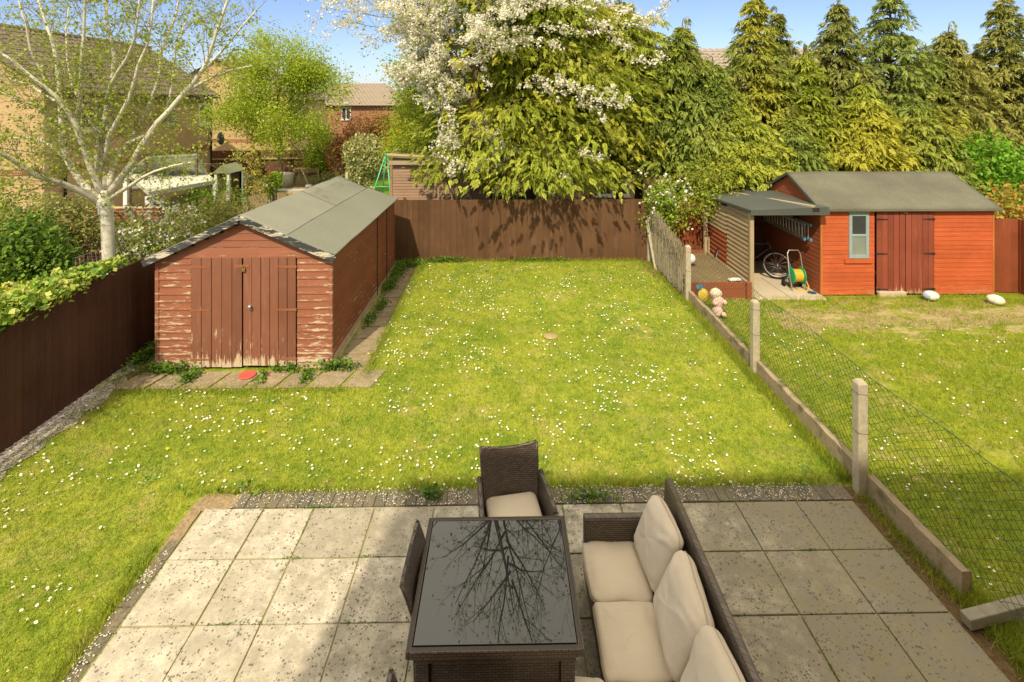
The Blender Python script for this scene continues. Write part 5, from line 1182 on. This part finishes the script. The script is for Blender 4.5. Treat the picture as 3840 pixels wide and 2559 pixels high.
bush('low_shrub', 'low grassy clump behind the pale garden chair', 'shrub', atg(775, 398, 25, .4), (1.0, .7, .55), 2500, .12, m_olive_leaf, 6, aspect=.25)
# flowers beside the bench
tl = thing('tulip_bed', atg(720, 430, 19.5, 0), 'bed of red, orange and yellow spring bulbs beyond the shed roof', 'flower bed'); L = tl.location
Pn = np.stack([L.x - .9 + 2.0 * rng.random(900), L.y - .5 + .9 * rng.random(900), .04 + .1 * rng.random(900)], 1); V, F, T = leaves(Pn, .38, up=0, aspect=.12, D=np.tile([[0, 0, 1.2]], (900, 1))); npmesh('foliage', V, F, T, m_weed, tl)
for cn_, cc in (('orange', (.80, .28, .05)), ('yellow', (.80, .62, .06)), ('red', (.55, .04, .03))):
    mb = MB()
    for i in range(26): mb.ellipsoid((L.x - .7 + 1.6 * random.random(), L.y - .5 + .9 * random.random(), .44 + .14 * random.random()), (.045, .045, .06), 7, 5)
    mb.build('flowers', plain(cn_ + '_petal', cc, .7), tl)

# ---------- conifers
def conifer(name, label, base, h, rad, bottom, nl, per, mat, size, prof, droop=.55, group='conifers in the row beyond the fences', parent=None, bark=m_bark, lean=0, hang=-.1, zmin=0.):
    t = thing(name, (base[0], base[1], 0), label, 'conifer', group); b = Vector(base); mb = MB(); P, D = [], []
    top = b + Vector((lean, 0, h)); pts = [b.lerp(top, i / 10) + Vector((random.gauss(0, .03), random.gauss(0, .03), 0)) for i in range(11)]
    mb.tube(pts, [.17 * (1 - .092 * i) for i in range(11)], 8)
    for i in range(nl):
        f = min(.995, max(0, (i + random.random()) / nl + random.gauss(0, .015)))
        if f > .78 and random.random() < .3: continue
        z = bottom + (h - bottom) * f ** 1.08; Rz = rad * prof(f) * random.uniform(.55, 1.3) * (1 + .22 * mnoise.noise(Vector((math.cos(i * 2.4) * 1.3 + base[0], math.sin(i * 2.4) * 1.3, z * .8)))); az = i * 2.39996 + random.gauss(0, .3)
        o = b.lerp(top, z / h); d = Vector((math.cos(az), math.sin(az), 0)); up0 = .25 + .5 * f + random.gauss(0, .18); drp = random.uniform(.12, .36); n = 6; pp = []
        for k in range(n + 1):
            s = k / n; pp.append(o + d * Rz * s + Vector((0, 0, Rz * (up0 * s - (up0 + drp - .2 * f) * s * s))) + Vector((random.gauss(0, .03), random.gauss(0, .03), random.gauss(0, .02))))
        mb.tube(pp, [max(.006, .03 * (1 - k / n)) for k in range(n + 1)], 4, caps=False)
        m = max(3, int(per * (.35 + .65 * Rz / rad)))
        for q in range(m):
            s = (.18 + .82 * random.random() ** .6) * n; k = min(int(s), n - 1); c0 = pp[k].lerp(pp[k + 1], s - k); side = Vector((-d.y, d.x, 0)) * random.gauss(0, .75)
            off = side * .30 * Rz * (s / n) ** .5
            if (c0 + off).z < zmin + .25 * random.random(): continue
            P.append(tuple(c0 + off + Vector((0, 0, -.03)))); D.append(tuple(d * .6 + side * .95 + Vector((0, 0, random.gauss(hang, .42)))))
    for i in range(26):   # leader
        z = h - .8 * random.random(); az = random.random() * 6.28; P.append(tuple(b.lerp(top, z / h))); D.append((math.cos(az) * .8, math.sin(az) * .8, .25))
    for wk in range(2):   # drooping whips at the very top
        az = random.random() * 6.28; wd_ = Vector((math.cos(az), math.sin(az), 0)); q0 = top - Vector((0, 0, .35 * wk)); wp = [q0 - Vector((0, 0, .1)), q0 + Vector((0, 0, .28)) + wd_ * .05, q0 + Vector((0, 0, .34)) + wd_ * .18, q0 + Vector((0, 0, .2)) + wd_ * .3]
        mb.tube(wp, [.02, .012, .008, .004], 4)
        for k in range(10): a_ = random.random() * 3; i_ = min(2, int(a_)); P.append(tuple(wp[i_].lerp(wp[i_ + 1], a_ - i_))); D.append((wd_.x * .4 + random.gauss(0, .3), wd_.y * .4 + random.gauss(0, .3), -.7))
    mb.build('trunk', bark, t); V, F, T = sprays(np.array(P), np.array(D), size, 5, droop); npmesh('crown', V, F, T, mat, t); return t
cone = lambda f: (1 - .5 * f / .55) if f < .55 else .5 * ((1 - f) / .45) ** .9 + .04
fat = lambda f: (1 - f ** 4.5) ** .8 * (1 if f > .1 else .8 + 2 * f)
CY = 16.0
conifer('golden_conifer', 'huge golden-green drooping conifer in the middle, laced with cherry blossom', (.8, 16.1, -.03), 9.6, 2.95, 1.8, 540, 84, m_conA, .195, fat, .4, hang=-.22, zmin=1.78)
conifer('golden_conifer', 'golden conifer filling the gap right of the huge one', (3.75, 16.8, -.03), 7.4, 1.9, 2.8, 260, 60, m_conA, .185, fat, .4, hang=-.2, zmin=2.2)
def pk(u, v, t): p = at(u, v, t); return p
rowspec = [((1566, 62), 15.9, 1.75, m_conB, 'narrow-topped green conifer with its peak just left of the pale roof'),
 ((1735, -12), 16.2, 1.7, m_conB, 'conifer with a tall drooping tip right of the pale roof'),
 ((1785, 32), 17.0, 1.5, m_conC, 'lower-tipped conifer close behind the tall drooping one'),
 ((1850, 120), 15.7, 1.4, m_conA, 'yellowish conifer with the lowest peak of the row, above the lean-to'),
 ((1925, 8), 16.3, 1.7, m_conC, 'dark conifer with sparse top above the red shed ridge'),
 ((2045, -30), 16.4, 1.95, m_conB, 'broad tall conifer above the middle of the red shed roof'),
 ((2178, 72), 16.8, 1.8, m_conC, 'short wispy-topped conifer above the right end of the red shed'),
 ((2240, 120), 17.4, 1.5, m_conC, 'small conifer peak between the wispy one and the tall end one'),
 ((2305, -5), 17.0, 1.8, m_conC, 'tall thin-topped conifer nearest the right edge'),
 ((1640, 150), 15.4, 1.5, m_conB, 'bushy lower conifer standing below the pale roof'),
 ((1985, 190), 15.2, 1.5, m_conA, 'short yellow-tipped conifer in front, behind the red shed roof'),
 ((1470, 130), 17.6, 1.6, m_conB, 'green conifer half hidden right of the golden ones'),
 ((1690, 235), 14.9, 1.3, m_conA, 'low golden conifer directly behind the lean-to roof'),
 ((1820, 265), 14.8, 1.3, m_conB, 'low green conifer over the left end of the red shed ridge'),
 ((2105, 230), 15.2, 1.5, m_conB, 'low broad conifer behind the right half of the red shed roof'),
 ((1905, 150), 17.6, 1.5, m_conC, 'dim conifer filling the row behind the dark sparse-topped one'),
 ((2125, 120), 18.0, 1.6, m_conC, 'dim rounded conifer between the broad tall one and the wispy one'),
 ((2420, 40), 17.2, 1.9, m_conC, 'last conifer of the row, cut by the right edge')]
random.seed(11)
for (u, v), t_, rad, mt, lb in rowspec:
    p = at(u, v, t_); conifer('green_conifer', lb, (p.x, p.y, -.03), p.z, rad * 1.25, 2.3 if u < 1700 else 1.3, 270, 58, mt, .17, cone, .5)

# ---------- cherry: tall, blossom on its outer twigs, hanging in front of the conifers
ct = thing('cherry_tree', (-1.0, 14.6, 0), 'tall wild cherry in white blossom spreading in front of the golden conifer', 'tree')
random.seed(5); tk = MB(); out = []
tk.tube([(-.95, 14.6, -.03), (-.98, 14.6, 1.2), (-1.05, 14.55, 2.2), (-.85, 14.5, 3.4), (-.75, 14.4, 5.0), (-.5, 14.3, 7.0), (-.2, 14.2, 8.6), (.1, 14.2, 10.0), (.3, 14.2, 11.2)], [.20, .17, .15, .13, .11, .085, .06, .03, .012], 10)
tk.tube([(-1.0, 14.6, .9), (-1.5, 14.5, 1.9), (-1.75, 14.4, 2.6)], [.09, .06, .03], 7)
def cl(p, d, L, r, lv=2, wn=.16, up=.02, kn=(7, 5, 4), ls=.11, st=.2, sp=.7): twig(tk, p, Vector(d).normalized(), L, r, lv, out, wn, up, kn, .5, 6, sp, ls, st)
# upper crown, above the frame but mirrored in the table
for i in range(20):
    z = 6.4 + i * .22; az = i * 2.4; cl((-.3 + .03 * i, 14.3, z), (math.cos(az), math.sin(az) - .1, 1.0), 3.0 - .07 * i, .032, 2, .16, .06, (7, 4), .09)
for i in range(6): cl((1.0 + .2 * i, 14.2, 7.2 + .3 * i), (random.gauss(0, .4), random.gauss(-.2, .3), 1), 3.0, .02, 2, .12, .04, (7, 4), .12)
n_up = len(out)
# left: dense blossom
for i in range(11):
    z = 4.35 + .31 * i; cl((-.85, 14.5, z), (-1 - .1 * random.random(), random.uniform(-.5, .3), .25 + .12 * random.random()), random.uniform(1.6, 2.35), .04, 2, .16, .03, (9, 7), .07)
for i in range(5): cl((-2.0 - .4 * random.random(), 14.4, 6.0 + .3 * i), (-1, random.uniform(-.3, .2), .1), random.uniform(1.6, 3.0), .015, 2, .16, .0, (6, 4), .13)
for i in range(16):   # leafy shoots hiding the trunk
    z = 2.2 + .33 * i; az = random.uniform(3.3, 6.1); cl((-.95, 14.5, z), (math.cos(az), math.sin(az), .3), random.uniform(.8, 1.5), .014, 1, .2, 0, (7, 4), .06)
n_left = len(out)
# to the front and right, arching down over the conifer
for i in range(4):
    z = 5.6 + .42 * i; cl((-.7, 14.3, z), (random.uniform(.1, 1), -1, .12), random.uniform(1.4, 2.2), .03, 1, .2, -.03, (6, 4), .05, .3, .55)
arcs = [[(1085, 120), (1170, 70), (1260, 60), (1330, 75), (1400, 50), (1440, 20)], [(1060, 60), (1150, 20), (1260, 10), (1360, 15), (1430, 0)], [(1080, 150), (1160, 100), (1240, 95), (1300, 110)],
        [(1235, 180), (1270, 215), (1330, 205), (1390, 215), (1445, 225)], [(1350, 40), (1420, 90), (1460, 130), (1500, 145), (1530, 120)], [(1240, 10), (1300, -10), (1380, -5), (1440, 15), (1500, 60), (1530, 30)],
        [(1010, 200), (1040, 260), (1030, 310), (1010, 330)], [(1020, 300), (1000, 350), (1030, 375), (1060, 380), (1075, 390)], [(1320, 345), (1360, 355), (1405, 360)], [(1290, 400), (1310, 410), (1290, 405)],
        [(1280, 170), (1350, 235), (1370, 250), (1400, 280)], [(1430, 60), (1475, 45), (1520, 20), (1560, -20)], [(1060, 380), (1035, 400), (1015, 385)], [(1130, 90), (1110, 160), (1120, 200)], [(1200, 190), (1290, 195), (1310, 190)], [(1325, 235), (1375, 225), (1440, 240)]]
for k, a in enumerate(arcs):
    tdist = 12.75 + .25 * random.random(); pts = [at(u, v, tdist + (.25 if u < 1080 else 0)) for u, v in a]; tk.tube(pts, [.016 - .010 * i / (len(pts) - 1) for i in range(len(pts))], 5)
    for i in range(len(pts) - 1):
        L = (pts[i+1] - pts[i]).length
        for q in range(max(2, int(L / .065))): out.append((pts[i].lerp(pts[i+1], random.random()) + Vector((random.gauss(0, .05), random.gauss(0, .08), random.gauss(0, .05))), Vector((0, 0, 1))))
tk.build('trunk', m_bark, ct); A, D = outarr(out)
up, lf_, fr = A[:n_up], A[n_up:n_left], A[n_left:]
print('cherry tips', len(up), len(lf_), len(fr))
Vs = [blossoms(up[rng.random(len(up)) < .22] , .06, 3), blossoms(np.repeat(lf_, 2, 0) + rng.normal(size=(len(lf_)*2, 3)) * .05, .085, 4), blossoms(np.repeat(fr, 2, 0) + rng.normal(size=(len(fr) * 2, 3)) * .04, .09, 5)]
V, F, T = merge(*Vs); npmesh('blossom', V, F, T, m_blossom, ct)
k = rng.random(len(A)) < np.where(np.arange(len(A)) < n_up, .22, .95); V, F, T = leaves(A[k] + rng.normal(size=(k.sum(), 3)) * .11, .075); npmesh('crown', V, F, T, m_maple, ct)
# greener lower left flank
# ---------- apple tree at the corner and the thin shrub by the lean-to
ap = tree('apple_tree', 'young apple tree with white blossom by the corner of the willow screen', (4.12, 13.1, 0), 2.35, .62, 1500, m_spring, .07, .045, first=.5)
P = np.array([4.12, 13.1, 1.75]) + rng.normal(size=(60, 3)) * np.array([.38, .3, .38]); V, F, T = blossoms(P, .10, 4); npmesh('blossom', V, F, T, m_blossom, ap)
tree('hawthorn_tree', 'thin-trunked yellow-green small tree leaning over the lean-to roof', (5.35, 13.4, 0), 2.6, 1.0, 5200, foliage('yellowgreen_leaf', (.18, .26, .02), (.30, .37, .03), (.42, .46, .06), 2, .35), .055, .05, first=.55)
bush('vivid_shrub', 'vivid green leafy bush at the right end of the conifer row', 'shrub', (13.35, 14.4, 1.5), (2.0, 1.4, 2.3), 13000, .10, m_vivid, 16)
bush('photinia_shrub', 'red-tipped yellow-green shrub over the fence right of the red shed', 'shrub', (11.95, 11.9, 1.25), (.95, .8, 1.15), 5000, .08, foliage('photinia_leaf', (.22, .28, .03), (.45, .38, .06), (.55, .16, .05), 2.2, .3), 10)
# dead brown undergrowth beneath the conifers
bush('undergrowth', 'dark twiggy undergrowth below the golden conifer', 'undergrowth', (1.2, 16.6, .6), (3.6, .8, 1.2), 6000, .08, m_dark_leaf, 12); bpy.data.objects['undergrowth']['kind'] = 'stuff'

# ================================================================== GRASS, DAISIES, WEEDS
def inshadow(): pass
SHED = lambda P: (P[:, 0] > -5.45) & (P[:, 0] < -2.13) & (P[:, 1] > 7.62)
def blades(name, x0, x1, y0, y1, n, hgt, wd, mat, reject, z=0., near=5.0):
    X = x0 + (x1 - x0) * rng.random(n * 2); Y = y0 + (y1 - y0) * rng.random(n * 2) ** 1.25; P = np.stack([X, Y, np.full(len(X), z)], 1); P = P[~reject(P)][:n]; m = len(P)
    d = rng.normal(size=(m, 3)) * .55; d[:, 2] = 1; d = unit(d); s = unit(np.cross(d, rdir(m))); k = (.9 + .09 * (P[:, 1:2] - near)).clip(.8, 1.9); h = hgt * (.5 + .9 * rng.random((m, 1))); w_ = wd * k
    V = np.stack([P - s * w_ * .5, P + s * w_ * .5, P + d * h], 1).reshape(-1, 3); F = np.arange(3 * m).reshape(m, 3); return V, F, np.repeat(rng.random(m), 3)
pat_rej = lambda P: ((P[:, 0] > -3.24) & (P[:, 1] < 5.62)) | SHED(P) | ((P[:, 0] < -5.75) & (P[:, 1] < 7.6) & (P[:, 1] > 5)) | (((P[:, 0] - .85) ** 2 + (P[:, 1] - 9.27) ** 2) < .02)
V, F, T = blades('grass', -5.95, 3.78, 2.6, 13.55, 210000, .042, .0075, m_blade, pat_rej)
tag(npmesh('grass', V, F, T, m_blade), 'short yellow-green mown grass of the main lawn', 'grass', kind='stuff')
n2rej = lambda P: ((P[:, 0] < 5.3) & (P[:, 1] > 10.95)) | ((P[:, 0] > 5.25) & (P[:, 1] > 10.82)) | (mn2(P) > .1)
def mn2(P): return np.array([mnoise.noise(Vector((x * 1.3, y * 2.2, 9))) - max(0, 1.3 - abs(y - 9.9)) * .0 - .42 + .5 * max(0, 1 - abs(y - 9.9) / 1.3) * (x > 5.6) for x, y, _ in P])
V, F, T = blades('grass', 3.93, 11.15, 2.6, 11.0, 105000, .05, .0085, m_blade2, n2rej)
tag(npmesh('grass', V, F, T, m_blade2), 'greener grass of the next garden with worn patches', 'grass', kind='stuff')
# long grass and weeds along edges
def tuft_pts(line, n, sp):
    out = []
    for (x0, y0, x1, y1, k) in line:
        m = int(n * k); t = rng.random(m); out.append(np.stack([x0 + (x1 - x0) * t + rng.normal(size=m) * sp, y0 + (y1 - y0) * t + rng.normal(size=m) * sp, np.full(m, .0)], 1))
    return np.concatenate(out)
E1 = [(3.79, 5.7, 3.79, 10.7, 3.2), (3.78, 10.8, 3.78, 13.4, 1.2), (3.80, 4.3, 3.80, 5.5, .3), (3.86, 3.3, 3.9, 4.35, 1.2), (-3.22, 2.6, -3.22, 4.9, .5), (-3.2, 5.62, 3.6, 5.63, .9), (-2.1, 7.9, -2.1, 13.2, .8), (-5.5, 7.6, -2.2, 7.6, .35), (-2.6, 13.55, 3.6, 13.55, 1.2), (3.98, 2.8, 3.98, 10.7, 2.4), (5.4, 10.85, 10.6, 11.0, .5)]
P = tuft_pts(E1, 3000, .05); m = len(P); d = rng.normal(size=(m, 3)) * .5; d[:, 2] = 1; d = unit(d); s = unit(np.cross(d, rdir(m))); h = .05 + .10 * rng.random((m, 1)) ** 1.6; V = np.stack([P - s * .004, P + s * .004, P + d * h], 1).reshape(-1, 3)
tag(npmesh('edge_grass', V, np.arange(3*m).reshape(m, 3), np.repeat(rng.random(m), 3), m_blade2), 'longer rough grass along the kerb and edges', 'grass', kind='stuff')
# leafy weeds by the shed path and back fence
m_clover = foliage('clover_leaf', (.12, .24, .03), (.20, .34, .05), (.30, .42, .10), 4, .3)
W = []
for (x, y, rx, ry, n) in ((-2.5, 12.6, .14, .5, 700), (-2.52, 11.7, .12, .35, 500), (-2.45, 10.6, .1, .3, 300), (-2.5, 9.9, .08, .25, 200), (-5.15, 8.1, .35, .09, 500), (-4.7, 7.9, .1, .15, 200), (-3.3, 8.1, .3, .06, 200), (-2.55, 8.15, .25, .08, 400), (-2.35, 13.2, .35, .2, 700), (-1.5, 13.5, .5, .06, 500), (.8, 13.55, .8, .04, 300), (-5.8, 8.6, .1, .35, 500), (-5.72, 9.3, .12, .3, 600), (-2.75, 5.6, .5, .04, 60), (-.75, 5.52, .12, .05, 120), (.9, 5.45, .25, .05, 120), (4.2, 11.5, .1, .1, 160), (-3.6, 7.85, .05, .15, 120), (-2.95, 7.9, .06, .18, 160)):
    q = rng.normal(size=(n, 3)) * np.array([rx, ry, 0]) * .6 + np.array([x, y, 0.]); q[:, 2] = .02 + .09 * rng.random(n) * (1 if n < 400 else 1.6); W.append(q)
W = np.concatenate(W); V, F, T = leaves(W, .042, up=.8, aspect=.75); tag(npmesh('weeds', V, F, T, m_weed), 'leafy green weeds along the shed path and far fence', 'weeds', kind='stuff')
# clover and rosettes in the turf
CP = []
for k in range(90):
    x, y = (random.uniform(-5.3, 3.5), random.uniform(5.8, 13.2)) if k < 70 else (2.3 + random.gauss(0, .45), 9.4 + random.gauss(0, .35)); n = random.randint(20, 90)
    q = rng.normal(size=(n, 3)) * random.uniform(.04, .16) + np.array([x, y, 0]); q[:, 2] = .012 + .02 * rng.random(n); CP.append(q)
CP = np.concatenate(CP); CP = CP[~pat_rej(CP)]; V, F, T = leaves(CP, .024, up=1.2, aspect=.8); tag(npmesh('clover', V, F, T, m_clover), 'patches of clover and weeds in the main lawn', 'clover', kind='stuff')
# moss and seedlings in the slab joints
JP = []
for k in range(60):
    if k % 2: x = random.choice(xs); y = random.uniform(2.8, 5.4)
    else: x = random.uniform(-3, 3.6); y = random.choice(ys[:5])
    n = random.randint(8, 60); L = random.uniform(.02, .16); q = rng.normal(size=(n, 3)) * .006; q[:, 1 if k % 2 else 0] += rng.normal(size=n) * L; q += np.array([x, y, .03]); JP.append(q)
V, F, T = leaves(np.concatenate(JP), .014, up=.6, aspect=.7); tag(npmesh('joint_moss', V, F, T, m_weed), 'tiny green moss and seedlings in the joints between patio slabs', 'moss', kind='stuff')
# petals on the brick edging
P = np.concatenate([np.stack([-2.8 + 6.1 * rng.random(1150), 5.38 + .25 * rng.random(1150) ** .8, np.full(1150, .036)], 1), np.stack([-3.17 + .10 * rng.random(260), 2.9 + 2.0 * rng.random(260), np.full(260, .031)], 1), np.stack([-5.3 + 3 * rng.random(220), 7.68 + .4 * rng.random(220), np.full(220, .027)], 1), np.stack([-5.9 + .3 * rng.random(500), 5.3 + 2.3 * rng.random(500), np.full(500, .018)], 1)])
dens = np.array([mnoise.noise(Vector((x * 2, y * 2, 4))) for x, y, _ in P]) > -.25; P = P[dens]; P[:, 2] += .004 * rng.random(len(P)); m = len(P); a = rng.random(m) * 6.28; u = np.stack([np.cos(a), np.sin(a), .25 * rng.normal(size=m)], 1) * .0075; v = np.stack([-np.sin(a), np.cos(a), 0 * a], 1) * .0065
V = np.stack([P - u, P + v, P + u, P - v], 1).reshape(-1, 3); tag(npmesh('fallen_petals', V, np.arange(4*m).reshape(m, 4), np.repeat(rng.random(m), 4), m_blossom), 'white petals scattered over the dark brick edging and gravel', 'petals', kind='stuff')
# daisies
m_petal = plain('daisy_petal', (.88, .86, .80), .8, .1, 0, .05); m_eye = plain('daisy_eye', (.75, .55, .05), .8)
def daisy_mesh():
    mb = MB(); k = 9
    ring = [((.0118) * math.cos(2*math.pi*i/18) * (1 if i % 2 else .8), (.0118) * math.sin(2*math.pi*i/18) * (1 if i % 2 else .8), .036 + .002 * (i % 2)) for i in range(18)]
    mb.cm = 0; mb.add([(0, 0, .034)] + ring, [(0, 1 + i, 1 + (i + 1) % 18) for i in range(18)])
    mb.cm = 1; mb.lathe([(.0045, .036), (.003, .040)], (0, 0, 0), 7)
    mb.cm = 2; mb.tube([(0, 0, 0), (.002, 0, .034)], .0012, 3)
    return mb
d0 = daisy_mesh().build('daisy', [m_petal, m_eye, m_weed]); tag(d0, 'single white daisy standing in the mown lawn among its like', 'daisy', 'daisies dotted over the lawn')
n = 17000; X = -5.7 + 9.4 * rng.random(n); Y = 3.0 + 10.4 * rng.random(n) ** 1.05; P = np.stack([X, Y, 0 * X], 1); P = P[~pat_rej(P)]
dd = np.array([mnoise.noise(Vector((x * 1.1, y * 1.1, 2))) + .6 * mnoise.noise(Vector((x * 4.5, y * 4.5, 6))) for x, y, _ in P]); fall = np.where((P[:, 0] > 2.6), .35, 1.) * np.where(P[:, 1] > 12.3, .35, 1.)
P = P[rng.random(len(P)) < (.15 + .75 * dd.clip(-.15, .6)) * fall]
n = 2600; Q = np.stack([3.98 + 6.8 * rng.random(n), 4.0 + 5.5 * rng.random(n), np.zeros(n)], 1); qd = np.array([mnoise.noise(Vector((x * 1.2, y * 1.2, 22))) for x, y, _ in Q]); Q = Q[rng.random(n) < (.10 + .8 * qd.clip(0, .6)) * np.where(Q[:, 0] < 5.0, 1.3, .55)]
near = P[:, 1].argsort(); N = P[near[:300]]; Fa = np.concatenate([P[near[300:]], Q])
print('daisies', len(P), len(Q))
def put(o, p):
    o.location = (p[0], p[1], 0); sc = random.uniform(.6, 1.25); o.scale = (sc, sc, random.uniform(.8, 1.3)); o.rotation_euler = (random.gauss(0, .3), random.gauss(0, .3), random.random() * 6)
put(d0, N[0])
for p in N[1:]: c = d0.copy(); COL.objects.link(c); put(c, p)
m = len(Fa); ang = np.arange(8) * math.pi / 4; kk = .011 * (1 + .035 * (Fa[:, 1] - 5).clip(0, 8)); tilt = rng.normal(size=(m, 2)) * .3
ring = np.stack([Fa[:, None, 0] + np.cos(ang) * kk[:, None], Fa[:, None, 1] + np.sin(ang) * kk[:, None], .038 + (np.cos(ang) * tilt[:, :1] + np.sin(ang) * tilt[:, 1:]) * kk[:, None]], 2)
V = ring.reshape(-1, 3); F = np.arange(8 * m).reshape(m, 8); tag(npmesh('daisies', V, F, np.repeat(rng.random(m), 8), m_petal), 'hundreds of small white daisies over both lawns', 'daisies', kind='stuff')
m_dand = plain('dandelion_yellow', (.85, .62, .02), .8)
dl = MB().ellipsoid((0, 0, .045), (.02, .02, .009), 12, 5).tube([(0, 0, 0), (0, 0, .04)], .002, 3).build('dandelion', m_dand); tag(dl, 'yellow dandelion flower in the lawn grass', 'dandelion', 'dandelions in the lawn')
Dp = [(-3.0, 6.6), (-2.2, 8.6), (-1.6, 8.3), (-.3, 10.6), (-1.8, 12.9), (-1.2, 12.7), (-.2, 12.9), (.6, 13.0), (.9, 12.6), (1.4, 12.9), (-.9, 12.2), (3.0, 12.8), (2.7, 12.9), (-1.3, 11.0), (-4.0, 6.3), (-1.9, 12.3)]
DL = ['in the middle of the lawn south of the shed path', 'beside the shed path near its front corner', 'a little right of the shed path corner', 'left of the middle, well beyond the drain cover', 'near the far fence by the end of the shed path', 'in the far cluster, left one by the fence', 'in the far cluster near the left third of the fence', 'in the far cluster below the middle of the fence', 'in the far cluster, nearest one to the house', 'in the far cluster, right one by the fence', 'alone short of the far cluster', 'near the willow screen at the far right corner', 'just left of the one by the willow screen corner', 'along the shed path about half way', 'in the near left lawn before the shed slabs', 'close to the shed path towards its far end']
for i, (x, y) in enumerate(Dp):
    c = dl if i == 0 else dl.copy()
    if i: COL.objects.link(c)
    c.location = (x, y, 0); c['label'] = 'yellow dandelion ' + DL[i]
